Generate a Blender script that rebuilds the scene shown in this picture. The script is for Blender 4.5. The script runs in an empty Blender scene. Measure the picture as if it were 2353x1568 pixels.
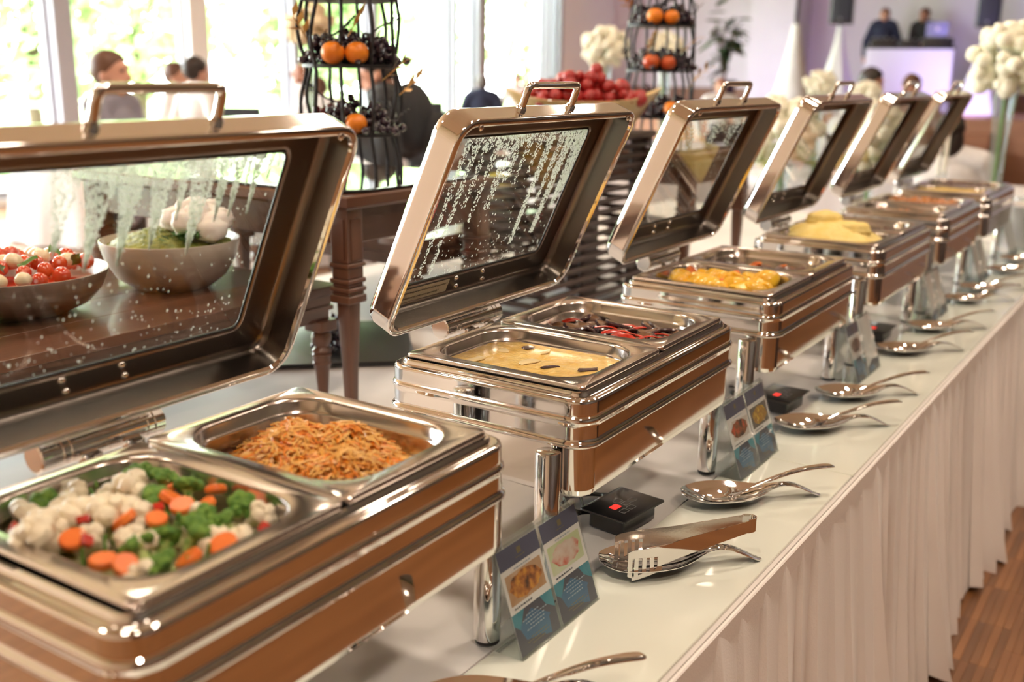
import bpy, bmesh, math, random
import numpy as np
from math import sin, cos, pi, radians, sqrt, atan2
from mathutils import Vector, Matrix

RNG = random.Random(11)
S = bpy.context.scene
COL = S.collection

# ------------------------------------------------------------------ camera
F_PX, PITCH, YAW, ROLL = 2363.6, .2564, -.5897, .013
CAM = Vector((1.0238, -.7407, .766))
Fv = Vector((sin(YAW) * cos(PITCH), cos(YAW) * cos(PITCH), -sin(PITCH)))
Rv = Vector((cos(YAW), -sin(YAW), 0))
Uv = Rv.cross(Fv)
Rr = Rv * cos(ROLL) + Uv * sin(ROLL)
Ur = Uv * cos(ROLL) - Rv * sin(ROLL)
cam = bpy.data.cameras.new('camera')
camo = bpy.data.objects.new('camera', cam)
COL.objects.link(camo)
camo.matrix_world = Matrix(((Rr.x, Ur.x, -Fv.x, CAM.x), (Rr.y, Ur.y, -Fv.y, CAM.y), (Rr.z, Ur.z, -Fv.z, CAM.z), (0, 0, 0, 1)))
cam.sensor_width = 36
cam.lens = 36 * F_PX / 2353
cam.clip_start = .05
cam.dof.use_dof = True
cam.dof.focus_distance = 1.66
cam.dof.aperture_fstop = 2.8
S.camera = camo

# ------------------------------------------------------------------ world, exposure
FLOOR = -.76
CEIL = 4.0
S.view_settings.view_transform = 'Standard'
S.view_settings.look = 'None'
S.view_settings.gamma = 1
S.view_settings.exposure = 0.22
S.view_settings.use_curve_mapping = False
S.cycles.use_denoising = True
S.cycles.max_bounces = 8
S.cycles.use_adaptive_sampling = True
S.cycles.adaptive_threshold = .02
S.cycles.transparent_max_bounces = 16
S.cycles.sample_clamp_indirect = 6
S.cycles.caustics_reflective = False
S.cycles.caustics_refractive = False
w = bpy.data.worlds.new('sky')
S.world = w
w.use_nodes = True
bg = w.node_tree.nodes['Background']
bg.inputs[0].default_value = (.95, .98, 1, 1)
bg.inputs[1].default_value = 21.0

def area(name, loc, size, power, color, rot=(0, 0, 0), portal=False, shape='DISK', spread=None, sy=None):
    l = bpy.data.lights.new(name, 'AREA')
    l.shape = shape
    l.size = size
    if sy: l.size_y = sy
    l.energy = power
    l.color = color
    if portal: l.cycles.is_portal = True
    o = bpy.data.objects.new(name, l)
    o.location = loc
    o.rotation_euler = rot
    COL.objects.link(o)
    return o

WIN_X = -10.0
WARM = (1, .845, .69)
LAMPS = [(x, y) for x in (-2.6, .6, 3.0) for y in (-1.5, 1.6, 4.6, 8.0)]
LP = {-1.5: 34, 1.6: 34, 4.6: 24, 8.0: 14}
for i, (x, y) in enumerate(LAMPS):
    area('downlight_beam', (x, y, CEIL - .07), .5, LP[y], WARM)
area('window_portal', (WIN_X + .02, 7.2, 1.5), 20, 1, (1, 1, 1), (0, radians(-90), 0), True, 'RECTANGLE', sy=4.4).data.size = 4.4
bpy.data.lights['window_portal'].size_y = 20
# violet stage wash, a real lamp on the stage floor by the booth
area('stage_wash', (-2.2, 16.2, .4), .5, 30, (.50, .38, 1), (radians(105), 0, radians(12)))
area('stage_wash', (-5.6, 16.4, .4), .5, 14, (.60, .45, 1), (radians(105), 0, radians(8)))

# ------------------------------------------------------------------ helpers: meshes
class B:
    def __init__(s): s.v = []; s.f = []; s.m = []
    def add(s, vs, fs, mi=0):
        o = len(s.v)
        s.v += [tuple(v) for v in vs]
        s.f += [tuple(i + o for i in f) for f in fs]
        s.m += [mi] * len(fs)
        return s
    def box(s, x0, x1, y0, y1, z0, z1, mi=0, M=None):
        vs = [Vector((x, y, z)) for z in (z0, z1) for y in (y0, y1) for x in (x0, x1)]
        if M: vs = [M @ v for v in vs]
        return s.add(vs, [(0, 2, 3, 1), (4, 5, 7, 6), (0, 1, 5, 4), (2, 6, 7, 3), (0, 4, 6, 2), (1, 3, 7, 5)], mi)
    def loft(s, loops, c0=True, c1=True, closed=True, mi=0):
        n = len(loops[0]); vs = [p for l in loops for p in l]; fs = []
        for k in range(len(loops) - 1):
            for i in range(n if closed else n - 1):
                j = (i + 1) % n
                fs.append((k * n + i, k * n + j, (k + 1) * n + j, (k + 1) * n + i))
        if c0: fs.append(tuple(range(n))[::-1])
        if c1: fs.append(tuple(range((len(loops) - 1) * n, len(loops) * n)))
        return s.add(vs, fs, mi)
    def tube(s, path, r, n=8, closed=False, mi=0):
        P = [Vector(p) for p in path]; loops = []; m = len(P)
        rs = r if isinstance(r, (list, tuple)) else [r] * m
        t0 = None; a = None
        for i in range(m):
            if closed: t = P[(i + 1) % m] - P[i - 1]
            else: t = P[min(i + 1, m - 1)] - P[max(i - 1, 0)]
            t = t.normalized() if t.length > 1e-9 else Vector((0, 0, 1))
            if a is None:
                h = Vector((0, 0, 1)) if abs(t.z) < .9 else Vector((1, 0, 0))
                a = t.cross(h).normalized()
            else:
                a = (a - t * a.dot(t))
                a = a.normalized() if a.length > 1e-6 else t.orthogonal().normalized()
            b = t.cross(a)
            loops.append([P[i] + (a * cos(2 * pi * k / n) + b * sin(2 * pi * k / n)) * rs[i] for k in range(n)])
        if closed: loops.append(loops[0]); return s.loft(loops, False, False, mi=mi)
        return s.loft(loops, mi=mi)
    def lathe(s, prof, n=24, c=(0, 0, 0), c0=False, c1=False, mi=0, sx=1, sy=1):
        loops = [[(c[0] + r * sx * cos(2 * pi * k / n), c[1] + r * sy * sin(2 * pi * k / n), c[2] + z) for k in range(n)] for r, z in prof]
        return s.loft(loops, c0, c1, mi=mi)
    def ball(s, c, r, nu=10, nv=7, mi=0, M=None, fn=None):
        if not isinstance(r, (tuple, list)): r = (r, r, r)
        vs = []; fs = []
        for j in range(1, nv):
            th = pi * j / nv
            for i in range(nu):
                ph = 2 * pi * i / nu
                d = Vector((sin(th) * cos(ph), sin(th) * sin(ph), cos(th)))
                k = fn(d) if fn else 1
                vs.append(Vector((d.x * r[0], d.y * r[1], d.z * r[2])) * k)
        kt = fn(Vector((0, 0, 1))) if fn else 1; kb = fn(Vector((0, 0, -1))) if fn else 1
        vs += [Vector((0, 0, r[2])) * kt, Vector((0, 0, -r[2])) * kb]
        T = len(vs) - 2; Bo = len(vs) - 1
        for i in range(nu):
            j2 = (i + 1) % nu
            fs.append((T, i, j2)); fs.append((Bo, (nv - 2) * nu + j2, (nv - 2) * nu + i))
            for j in range(nv - 2):
                fs.append((j * nu + i, (j + 1) * nu + i, (j + 1) * nu + j2, j * nu + j2))
        if M: vs = [M @ v for v in vs]
        return s.add([v + Vector(c) for v in vs], fs, mi)
    def mesh(s, name, mats, ang=35):
        me = bpy.data.meshes.new(name)
        me.from_pydata(s.v, [], s.f)
        if not isinstance(mats, (list, tuple)): mats = [mats]
        for m in mats: me.materials.append(m)
        if len(mats) > 1: me.polygons.foreach_set('material_index', s.m)
        bm = bmesh.new(); bm.from_mesh(me); bmesh.ops.recalc_face_normals(bm, faces=bm.faces); bm.to_mesh(me); bm.free()
        me.polygons.foreach_set('use_smooth', [True] * len(me.polygons))
        me.set_sharp_from_angle(angle=radians(ang))
        return me

def obj(name, b, mats=None, parent=None, loc=None, rot=None, ang=35):
    me = b.mesh(name, mats, ang) if isinstance(b, B) else b
    o = bpy.data.objects.new(name, me)
    COL.objects.link(o)
    if parent: o.parent = parent
    if loc: o.location = loc
    if rot: o.rotation_euler = rot
    return o

def tag(o, label, cat, group=None):
    o['label'] = label; o['category'] = cat
    if group: o['group'] = group
    return o

def thing(name, label, cat, loc=(0, 0, 0), rz=0, group=None):
    o = bpy.data.objects.new(name, None)
    o.empty_display_size = .05
    COL.objects.link(o)
    o.location = loc; o.rotation_euler = (0, 0, rz)
    return tag(o, label, cat, group)

def struct(name, b, mats, parent=None, ang=35):
    o = obj(name, b, mats, parent, ang=ang)
    if not parent: o['kind'] = 'structure'
    return o

def dup(o, parent=None, loc=None, rz=None, skip=()):
    c = o.copy(); COL.objects.link(c); c.parent = parent
    if loc is not None: c.location = loc
    if rz is not None: c.rotation_euler = (0, 0, rz)
    for ch in o.children:
        if ch.name.split('.')[0] not in skip: dup(ch, c, skip=skip)
    return c

def rr(hx, hy, r, z, cx=0, cy=0, n=6, eps=.0006):
    """rounded rectangle; a support point just past each arc end keeps the straight sides flat in reflections"""
    r = max(min(r, hx - 2 * eps, hy - 2 * eps), .0004); pts = []
    for (sx, sy, a0) in ((1, 1, 0), (-1, 1, pi / 2), (-1, -1, pi), (1, -1, 3 * pi / 2)):
        ox_, oy_ = cx + sx * (hx - r), cy + sy * (hy - r)
        if n > 3: pts.append((ox_ + r * cos(a0) + eps * sin(a0), oy_ + r * sin(a0) - eps * cos(a0), z))
        for k in range(n + 1):
            a = a0 + pi / 2 * k / n
            pts.append((ox_ + r * cos(a), oy_ + r * sin(a), z))
        a = a0 + pi / 2
        if n > 3: pts.append((ox_ + r * cos(a) - eps * sin(a), oy_ + r * sin(a) + eps * cos(a), z))
    return pts

def sup(prof, lim=.007, e=.0005):
    """insert support rings near both ends of long straight profile segments"""
    out = [prof[0]]
    for p, q in zip(prof, prof[1:]):
        L = sqrt(sum((a - c) ** 2 for a, c in zip(p[:2], q[:2])))
        if L > lim:
            f = e / L
            out += [tuple(a + (c - a) * t for a, c in zip(p, q)) for t in (f, 1 - f)]
        out.append(q)
    return out

def rbox(b, x0, x1, y0, y1, z0, z1, r=.004, e=.002, mi=0, n=3):
    cx, cy, hx, hy = (x0 + x1) / 2, (y0 + y1) / 2, abs(x1 - x0) / 2, abs(y1 - y0) / 2
    return b.loft([rr(hx - e, hy - e, r, z0, cx, cy, n), rr(hx, hy, r, z0 + e, cx, cy, n), rr(hx, hy, r, z1 - e, cx, cy, n), rr(hx - e, hy - e, r, z1, cx, cy, n)], mi=mi)

def catmull(pts, m=6):
    P = [np.array(p, float) for p in pts]; out = []
    for i in range(len(P) - 1):
        a, b_, c, d = P[max(i - 1, 0)], P[i], P[i + 1], P[min(i + 2, len(P) - 1)]
        for k in range(m):
            t = k / m
            out.append(tuple(.5 * (2 * b_ + (c - a) * t + (2 * a - 5 * b_ + 4 * c - d) * t * t + (3 * b_ - a - 3 * c + d) * t ** 3)))
    out.append(tuple(P[-1]))
    return out

# ------------------------------------------------------------------ helpers: materials
MT = {}
def mat(name, col, rough=.5, metal=0, var=None, scale=8, bump=0, bscale=40, trans=0, emit=None, sheen=0, sss=0, coat=0, stretch=None, rnd=0, detail=4):
    m = bpy.data.materials.new(name); MT[name] = m
    m.use_nodes = True
    nt = m.node_tree; N = nt.nodes; L = nt.links
    p = N['Principled BSDF']
    c4 = (*col, 1)
    p.inputs['Base Color'].default_value = c4
    p.inputs['Roughness'].default_value = rough
    p.inputs['Metallic'].default_value = metal
    if trans: p.inputs['Transmission Weight'].default_value = trans
    if sheen: p.inputs['Sheen Weight'].default_value = sheen
    if coat: p.inputs['Coat Weight'].default_value = coat; p.inputs['Coat Roughness'].default_value = .08
    if sss: p.inputs['Subsurface Weight'].default_value = sss; p.inputs['Subsurface Radius'].default_value = (.02, .01, .006)
    if emit: p.inputs['Emission Color'].default_value = (*emit[0], 1); p.inputs['Emission Strength'].default_value = emit[1]
    tc = N.new('ShaderNodeTexCoord'); mp = N.new('ShaderNodeMapping')
    L.new(tc.outputs['Object'], mp.inputs[0])
    if stretch: mp.inputs['Scale'].default_value = stretch
    nz = N.new('ShaderNodeTexNoise'); nz.inputs['Scale'].default_value = scale; nz.inputs['Detail'].default_value = detail
    L.new(mp.outputs[0], nz.inputs['Vector'])
    if var is not None:
        r = N.new('ShaderNodeValToRGB')
        r.color_ramp.elements[0].position = .35; r.color_ramp.elements[1].position = .65
        r.color_ramp.elements[0].color = c4; r.color_ramp.elements[1].color = (*var, 1)
        L.new(nz.outputs['Fac'], r.inputs[0])
        out = r.outputs[0]
        if rnd:
            oi = N.new('ShaderNodeObjectInfo'); hs = N.new('ShaderNodeHueSaturation'); ma = N.new('ShaderNodeMapRange')
            ma.inputs[3].default_value = 1 - rnd; ma.inputs[4].default_value = 1 + rnd
            L.new(oi.outputs['Random'], ma.inputs[0]); L.new(ma.outputs[0], hs.inputs['Value']); L.new(out, hs.inputs['Color']); out = hs.outputs[0]
        L.new(out, p.inputs['Base Color'])
    if bump:
        n2 = N.new('ShaderNodeTexNoise'); n2.inputs['Scale'].default_value = bscale; n2.inputs['Detail'].default_value = 3
        L.new(mp.outputs[0], n2.inputs['Vector'])
        bp = N.new('ShaderNodeBump'); bp.inputs['Strength'].default_value = bump; bp.inputs['Distance'].default_value = .01
        L.new(n2.outputs['Fac'], bp.inputs['Height']); L.new(bp.outputs[0], p.inputs['Normal'])
    return m

def thin(name, tint, f0=.04, haze=0, hazecol=(.9, .9, .9), rough=.01, lit=False):
    """thin clear sheet: see-through with a mirror reflection that grows towards grazing view (Schlick)"""
    m = bpy.data.materials.new(name); MT[name] = m; m.use_nodes = True
    N = m.node_tree.nodes; L = m.node_tree.links; N.clear()
    o = N.new('ShaderNodeOutputMaterial'); mx = N.new('ShaderNodeMixShader'); t = N.new('ShaderNodeBsdfTransparent'); g = N.new('ShaderNodeBsdfGlossy'); lw = N.new('ShaderNodeLayerWeight')
    pw = N.new('ShaderNodeMath'); pw.operation = 'POWER'; pw.inputs[1].default_value = 5; ma = N.new('ShaderNodeMath'); ma.operation = 'MULTIPLY_ADD'; ma.inputs[1].default_value = 1 - f0; ma.inputs[2].default_value = f0
    lw.inputs[0].default_value = .5; t.inputs[0].default_value = (*tint, 1); g.inputs['Roughness'].default_value = rough
    L.new(lw.outputs['Facing'], pw.inputs[0]); L.new(pw.outputs[0], ma.inputs[0]); L.new(ma.outputs[0], mx.inputs[0]); L.new(t.outputs[0], mx.inputs[1]); L.new(g.outputs[0], mx.inputs[2])
    last = mx
    if haze:
        d = N.new('ShaderNodeBsdfDiffuse'); d.inputs[0].default_value = (*hazecol, 1); m2 = N.new('ShaderNodeMixShader'); m2.inputs[0].default_value = haze
        if lit:   # water scatters light from both sides
            tl = N.new('ShaderNodeBsdfTranslucent'); tl.inputs[0].default_value = (*hazecol, 1); md = N.new('ShaderNodeMixShader'); md.inputs[0].default_value = .6
            L.new(d.outputs[0], md.inputs[1]); L.new(tl.outputs[0], md.inputs[2]); d = md
        L.new(mx.outputs[0], m2.inputs[1]); L.new(d.outputs[0], m2.inputs[2]); last = m2
    L.new(last.outputs[0], o.inputs[0])
    return m

steel = mat('polished_steel', (.81, .79, .775), .05, 1)
satin = mat('satin_steel', (.66, .60, .54), .24, 1, bump=.03, bscale=300)
liner_m = mat('lid_liner_steel', (.235, .21, .19), .28, 1, bump=.05, bscale=260)  # shade inside the lid is put into this darker steel colour
pan_m = mat('pan_steel', (.74, .68, .64), .2, 1)
glass_m = thin('lid_glass', (.95, .965, .95), .03)
winglass = thin('window_glass', (.98, .985, .98), .03)
acryl = thin('acrylic', (.95, .965, .955), .03, .02)
vase_m = thin('vase_glass', (.92, .95, .96), .05, .06)
drop_m = thin('condensation', (.85, .88, .84), .12, .55, (.93, .96, .91), .1, True)
rubber = mat('black_rubber', (.015, .015, .016), .5)
plastic = mat('black_plastic', (.012, .012, .013), .28, coat=.4)
cloth = mat('white_tablecloth', (.86, .82, .79), .5, var=(.80, .76, .73), scale=3, bump=.25, bscale=9, sheen=.2)
satin_cloth = mat('white_satin_overlay', (.88, .85, .83), .2, var=(.82, .79, .77), scale=2, bump=.55, bscale=7, stretch=(1, .35, 1))
skirt_m = mat('white_skirting', (.90, .86, .84), .7, var=(.87, .83, .81), scale=4, bump=.1, bscale=300, sheen=.3)
frost = mat('frosted_glass', (.82, .85, .76), .12, coat=.6)
wood = mat('dark_wood', (.072, .028, .016), .32, var=(.14, .058, .032), scale=14, stretch=(1, .12, 1), coat=.25, bump=.05, bscale=60)
woodv = mat('dark_wood_upright', (.066, .027, .016), .32, var=(.15, .062, .033), scale=14, stretch=(1, 1, .12), coat=.2, bump=.05, bscale=60)
slat_m = mat('dark_slat_wood', (.042, .026, .022), .42, var=(.07, .042, .034), scale=20, stretch=(1, .1, 1))
parquet = mat('parquet_strip', (.17, .066, .020), .36, var=(.25, .105, .035), scale=16, stretch=(1, .1, 1), coat=.15, rnd=.32)
floor_m = mat('parquet_floor', (.18, .070, .021), .34, var=(.26, .11, .037), scale=24, stretch=(1, .07, 1), coat=.2)
wall_m = mat('white_wall', (.73, .70, .80), .8, var=(.70, .67, .77), scale=2)
warm_wall = mat('wood_panel_wall', (.04, .023, .015), .5, var=(.065, .036, .022), scale=5, stretch=(1, 1, .1))
beige_wall = mat('beige_wall', (.62, .46, .36), .8, var=(.58, .43, .33), scale=2)
ceil_m = mat('ceiling_paint', (.82, .58, .49), .9, var=(.80, .56, .47), scale=2)
frame_m = mat('window_frame_grey', (.42, .43, .50), .5)
white_m = mat('white_paint', (.85, .85, .87), .6)
iron = mat('wrought_iron', (.02, .018, .02), .45, .4, bump=.2, bscale=90)
gold = mat('gold_leaf', (.62, .36, .12), .35, .8)
navy = mat('card_navy', (.10, .11, .19), .3)
blue1 = mat('card_blue', (.05, .15, .30), .3, var=(.06, .19, .34), scale=30)
teal = mat('card_teal', (.06, .30, .40), .3)
dark1 = mat('card_dark', (.085, .09, .125), .3)
cardw = mat('card_white', (.93, .90, .91), .4)
textg = mat('card_text', (.38, .46, .55), .5)
textd = mat('label_text', (.03, .03, .03), .5)
goldt = mat('card_gold_text', (.22, .18, .09), .5)
lampm = mat('lamp_glow', (1, .9, .8), .5, emit=((1, .8, .58), 14))
redled = mat('red_display', (.6, .02, .02), .4, emit=((1, .03, .02), 1.2))
keym = mat('key_outline', (.35, .35, .36), .5)
blackcloth = mat('black_upholstery', (.018, .018, .022), .6)
leaf_m = mat('tree_leaf', (.36, .56, .20), .6, var=(.58, .76, .38), scale=.6)
bark = mat('bark', (.12, .08, .05), .9)
skin1 = mat('skin', (.58, .30, .21), .5, sss=.1)
hairs = {'brown': mat('hair_brown', (.11, .045, .022), .5), 'dark': mat('hair_dark', (.022, .013, .01), .45), 'red': mat('hair_auburn', (.28, .11, .06), .5), 'grey': mat('hair_grey', (.16, .14, .13), .5)}
fab = lambda n, c: mat('fabric_' + n, c, .85, var=tuple(x * .9 for x in c), scale=30)
fabs = {k: fab(k, c) for k, c in dict(grey=(.27, .25, .30), white=(.78, .75, .75), black=(.02, .02, .022), navy=(.025, .032, .07), brown=(.13, .055, .03), tan=(.6, .45, .32), blush=(.72, .55, .50), ltblue=(.42, .50, .62)).items()}

# ================================================================== THE ROOM
X0, X1, Y0, Y1 = WIN_X, 5.0, -4.5, 19.5
b = B(); b.box(X0 - .2, X1 + .1, Y0 - .1, Y1 + .1, FLOOR - .1, FLOOR)
floor = struct('floor', b, floor_m)
pm = B(); rbox(pm, -.0109, .0109, -.1242, .1242, 0, .004, .0006, .0006, n=1)
pm = pm.mesh('parquet_strip', parquet)
for i in range(24):
    for j in range(9):
        o = bpy.data.objects.new('parquet_strip', pm); COL.objects.link(o); o.parent = floor
        o.location = (.63 + i * .0222, 1.62 + j * .249 + (.1245 if (i // 6) % 2 else 0), FLOOR - .0012 + RNG.uniform(0, .0006))
b = B(); b.box(X0 - .2, X1 + .1, Y0 - .1, Y1 + .1, CEIL, CEIL + .1)
struct('ceiling', b, ceil_m)
b = B(); b.box(X1, X1 + .1, Y0 - .1, Y1 + .1, FLOOR, CEIL)
struct('wall_right', b, warm_wall)
b = B(); b.box(X0 - .2, X1 + .1, Y0 - .1, Y0, FLOOR, CEIL)
struct('wall_front', b, beige_wall)
b = B(); b.box(X0 - .2, X1 + .1, Y1, Y1 + .1, FLOOR, CEIL)
struct('wall_back', b, wall_m)
b = B(); b.box(-6.6, -5.75, 18.6, Y1, FLOOR, CEIL)
struct('wall_pier', b, wall_m)
b = B(); rbox(b, X0, X1, Y1 - .04, Y1, .19, .5, .004)
struct('baseboard_back', b, mat('wainscot_brown', (.26, .12, .08), .5, var=(.2, .09, .06), scale=4))
# stage with broad timber steps along its front
b = B(); b.box(-8.6, X1, 15.4, Y1, FLOOR, .19)
stage = struct('floor_stage', b, mat('stage_wood', (.36, .16, .09), .45, var=(.45, .22, .13), scale=6, stretch=(.1, 1, 1)))
for k in range(4):
    b = B(); rbox(b, -6.4, -1.6, 15.4 - .3 * (4 - k), 15.4, FLOOR, .19 - .19 * (4 - k) + .0, .01, .006)
    obj('step', b, stage.data.materials[0], stage)
# window wall: low kerb, header, posts and panes
b = B(); b.box(X0 - .2, X0, Y0, Y1, 3.4, CEIL); b.box(X0 - .2, X0, Y0, Y1, FLOOR, FLOOR + .08); b.box(X0 - .2, X0, 17.3, Y1, FLOOR + .08, 3.4)
struct('wall_left', b, white_m)
posts = [(-4.5, .2), (-1.6, .12), (1.1, .22), (3.9, .12), (6.49, .24), (8.4, .30), (10.1, .12), (11.8, .12), (13.86, .10), (14.64, .24), (16.85, .12), (17.3, .1)]
for i in range(len(posts) - 1):
    ya, yb = posts[i][0] + posts[i][1] / 2, posts[i + 1][0] - posts[i + 1][1] / 2
    b = B(); b.box(X0 - .13, X0 - .12, ya - .02, yb + .02, FLOOR + .08, 3.4)
    win = struct('window_%d' % (i + 1), b, winglass)
    for (y0, y1, z0, z1) in ((ya, ya + .05, FLOOR + .08, 3.4), (yb - .05, yb, FLOOR + .08, 3.4), (ya, yb, 3.3, 3.4), (ya, yb, FLOOR + .08, FLOOR + .16)):
        b = B(); rbox(b, X0 - .16, X0 - .08, y0, y1, z0, z1, .005)
        obj('window_frame', b, frame_m, win)
for i, (y, wd) in enumerate(posts):
    b = B(); rbox(b, X0 - .2, X0 + .04, y - wd / 2, y + wd / 2, FLOOR, 3.4, .006)
    struct('trim_%d' % (i + 1), b, white_m if wd > .28 else frame_m)
# ceiling downlights
for i, (x, y) in enumerate(LAMPS):
    t = thing('ceiling_downlight', 'round warm recessed downlight in the ceiling', 'lamp', (x, y, CEIL), 0, 'warm ceiling downlights')
    b = B(); b.lathe([(.30, 0), (.30, -.03), (.27, -.045), (.255, -.045), (.255, -.02)], 28); obj('lamp_ring', b, white_m, t)
    b = B(); b.lathe([(.254, -.015), (.254, -.025), (0.001, -.025)], 28, c0=True); obj('lamp_lens', b, lampm, t)
# outdoors: lawn, balustrade and trees
b = B(); b.box(-60, X0 - .2, -30, 60, FLOOR - .5, FLOOR - .15)
struct('ground_terrace', b, mat('terrace_stone', (.50, .49, .46), .9, var=(.44, .44, .41), scale=.5))
b = B(); b.box(-60, -13.2, -30, 60, FLOOR - .15, FLOOR - .12)
struct('ground_lawn', b, mat('lawn', (.20, .32, .10), .9, var=(.28, .40, .15), scale=.5))
ba = thing('terrace_balustrade', 'pale railing with thin upright bars outside the window', 'railing', (-11.6, 6, FLOOR - .15))
b = B(); rbox(b, -.03, .03, -9, 2.6, 1.15, 1.22, .01); obj('handrail', b, white_m, ba)
b = B(); rbox(b, -.02, .02, -.012, .012, 0, 1.15, .004); pm2 = b.mesh('baluster', white_m)
for k in range(48):
    o = bpy.data.objects.new('baluster', pm2); COL.objects.link(o); o.parent = ba; o.location = (0, -8.9 + k * .24, 0)
def tree(x, y, h, r, label, n=2300):
    t = thing('tree', label, 'tree', (x, y, FLOOR - .15), 0, 'trees beyond the windows')
    b = B(); b.tube(catmull([(0, 0, 0), (.1, .05, h * .3), (-.05, .1, h * .6), (0, 0, h * .85)], 3), [.16 - .011 * k for k in range(10)], 8)
    for k in range(6):
        a = k * 1.05; z = h * (.35 + .07 * k)
        b.tube([(0, 0, z), (cos(a) * r * .4, sin(a) * r * .4, z + h * .12), (cos(a) * r * .75, sin(a) * r * .75, z + h * .2)], [.06, .04, .015], 6)
    obj('trunk', b, bark, t)
    vs = []; fs = []
    for k in range(n):
        while True:
            p = Vector((RNG.uniform(-1, 1), RNG.uniform(-1, 1), RNG.uniform(-1, 1)))
            if .35 < p.length < 1: break
        lump = 1 + .25 * sin(p.x * 7 + x) * sin(p.y * 6 + y) + .15 * sin(p.z * 9)
        c = Vector((p.x * r * lump, p.y * r * lump, h * .6 + p.z * h * .42 * lump))
        a = Vector((RNG.gauss(0, 1), RNG.gauss(0, 1), RNG.gauss(0, 1))).normalized(); u = a.orthogonal().normalized(); w_ = a.cross(u)
        s = RNG.uniform(.10, .2); o = len(vs)
        vs += [c - u * s, c - w_ * s * .45, c + u * s, c + w_ * s * .45]; fs.append((o, o + 1, o + 2, o + 3))
    b = B(); b.add(vs, fs); f = obj('foliage', b, leaf_m, t); f['kind'] = 'stuff'
for a in [(-14.2, 8.6, 5.0, 1.6, 'bright green leafy tree just outside the pane with the railing'), (-16.2, 12.0, 6.0, 1.75, 'tall pale green tree seen behind the boy'), (-13.4, 13.9, 5.0, 1.3, 'small leafy tree beyond the white column'), (-19.6, 15.8, 6.5, 1.8, 'leafy tree beyond the fruit stand windows'),
          (-15.6, 17.6, 5.5, 1.7, 'round green tree beyond the narrow panes'), (-19.8, 20.6, 6.5, 1.9, 'pale tree standing back among the garden trees'), (-15, 23.6, 6.5, 1.8, 'sunlit tree outside beside the dark post'), (-21, 4.6, 7, 2.4, 'broad tree farthest toward the near garden'), (-21, 26, 7, 2.4, 'large tree at the far end of the garden')]:
    tree(*a)

# ================================================================== BUFFET TABLE
TX0, TX1, TY0, TY1 = -1.75, .535, -.44, 5.15
tbl = thing('buffet_table', 'long buffet table under white cloth with pleated skirting', 'table', ((TX0 + TX1) / 2, (TY0 + TY1) / 2, FLOOR))
ox, oy = (TX0 + TX1) / 2, (TY0 + TY1) / 2
def rel(x, y, z): return (x - ox, y - oy, z - FLOOR)
b = B(); rbox(b, TX0 - ox, TX1 - ox, TY0 - oy, TY1 - oy, -.03 - FLOOR, 0 - FLOOR, .01, .004); obj('tabletop_cloth', b, cloth, tbl)
# pleated skirt: box pleats that hang and flare; one continuous cloth on the two visible sides
def skirt(n, rows, seed):
    rg = random.Random(seed); cols = []
    y = TY0
    lines = []
    while y < TY1: lines.append(y); y += rg.uniform(.072, .105)
    lines.append(TY1)
    prm = [(rg.uniform(.6, 1.3), rg.uniform(-.02, .02), rg.uniform(.3, .7)) for _ in lines]
    for i in range(len(lines) - 1):
        m = 12
        for k in range(m):
            cols.append((i, k / m))
    cols.append((len(lines) - 2, 1))
    grid = []
    for r in range(rows + 1):
        t = r / rows; z = -.004 - t * (-.004 - (FLOOR + .012)); row = []
        for (i, p) in cols:
            a0, dy, bend = prm[i]
            yy = lines[i] + (lines[i + 1] - lines[i]) * p
            amp = (.004 + .034 * t ** .8) * a0
            prof = (1 - p) ** 1.6 if p > .08 else p / .08 * .89
            sway = .018 * sin(yy * 9 + seed) * t + .012 * sin(yy * 23 + 2) * t
            x = TX1 + .003 + amp * prof * (1 + .5 * sin(bend * 9 + t * 3) * t) + .062 * t ** 1.15 + sway
            yy2 = yy + (dy * t if 0 < p < 1 else 0) - .02 * t * (1 if p < .3 else 0) * a0
            zz = z if r < rows else z + .012 * sin(yy * 31) + .01 * sin(yy * 11)
            row.append((x - ox, yy2 - oy, zz - FLOOR))
        grid.append(row)
    return grid
b = B(); b.loft(skirt(0, 14, 3), False, False, False); sk = obj('skirt', b, skirt_m, tbl, ang=55)
b = B(); rbox(b, TX1 - ox + .001, TX1 + .0085 - ox, TY0 - oy, TY1 - oy, -.045 - FLOOR, -.004 - FLOOR, .003, .002); obj('skirt_band', b, skirt_m, tbl)
b = B(); b.box(TX0 - ox, TX0 + .01 - ox, TY0 - oy, TY1 - oy, .01, -.03 - FLOOR); obj('rear_skirt', b, skirt_m, tbl)
b = B(); b.box(TX0 - ox, TX1 - ox, TY1 - .01 - oy, TY1 - oy, .01, -.03 - FLOOR); obj('end_skirt', b, skirt_m, tbl)
# frosted glass sheets laid along the front edge
gl = ['nearest frosted glass sheet along the table front, under the tongs', 'second frosted glass sheet along the table front', 'third frosted glass sheet along the table front', 'farthest frosted glass sheet along the table front']
GE = [-.40, 1.205, 2.36, 3.52, 4.68]
for k in range(4):
    b = B(); rbox(b, -.107, .107, -(GE[k + 1] - GE[k]) / 2 + .0015, (GE[k + 1] - GE[k]) / 2 - .0015, 0, .006, .003, .0012)
    o = obj('glass_sheet', b, frost, None, (.424, (GE[k] + GE[k + 1]) / 2, 0)); tag(o, gl[k], 'glass sheet', 'frosted glass sheets on the buffet')
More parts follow.
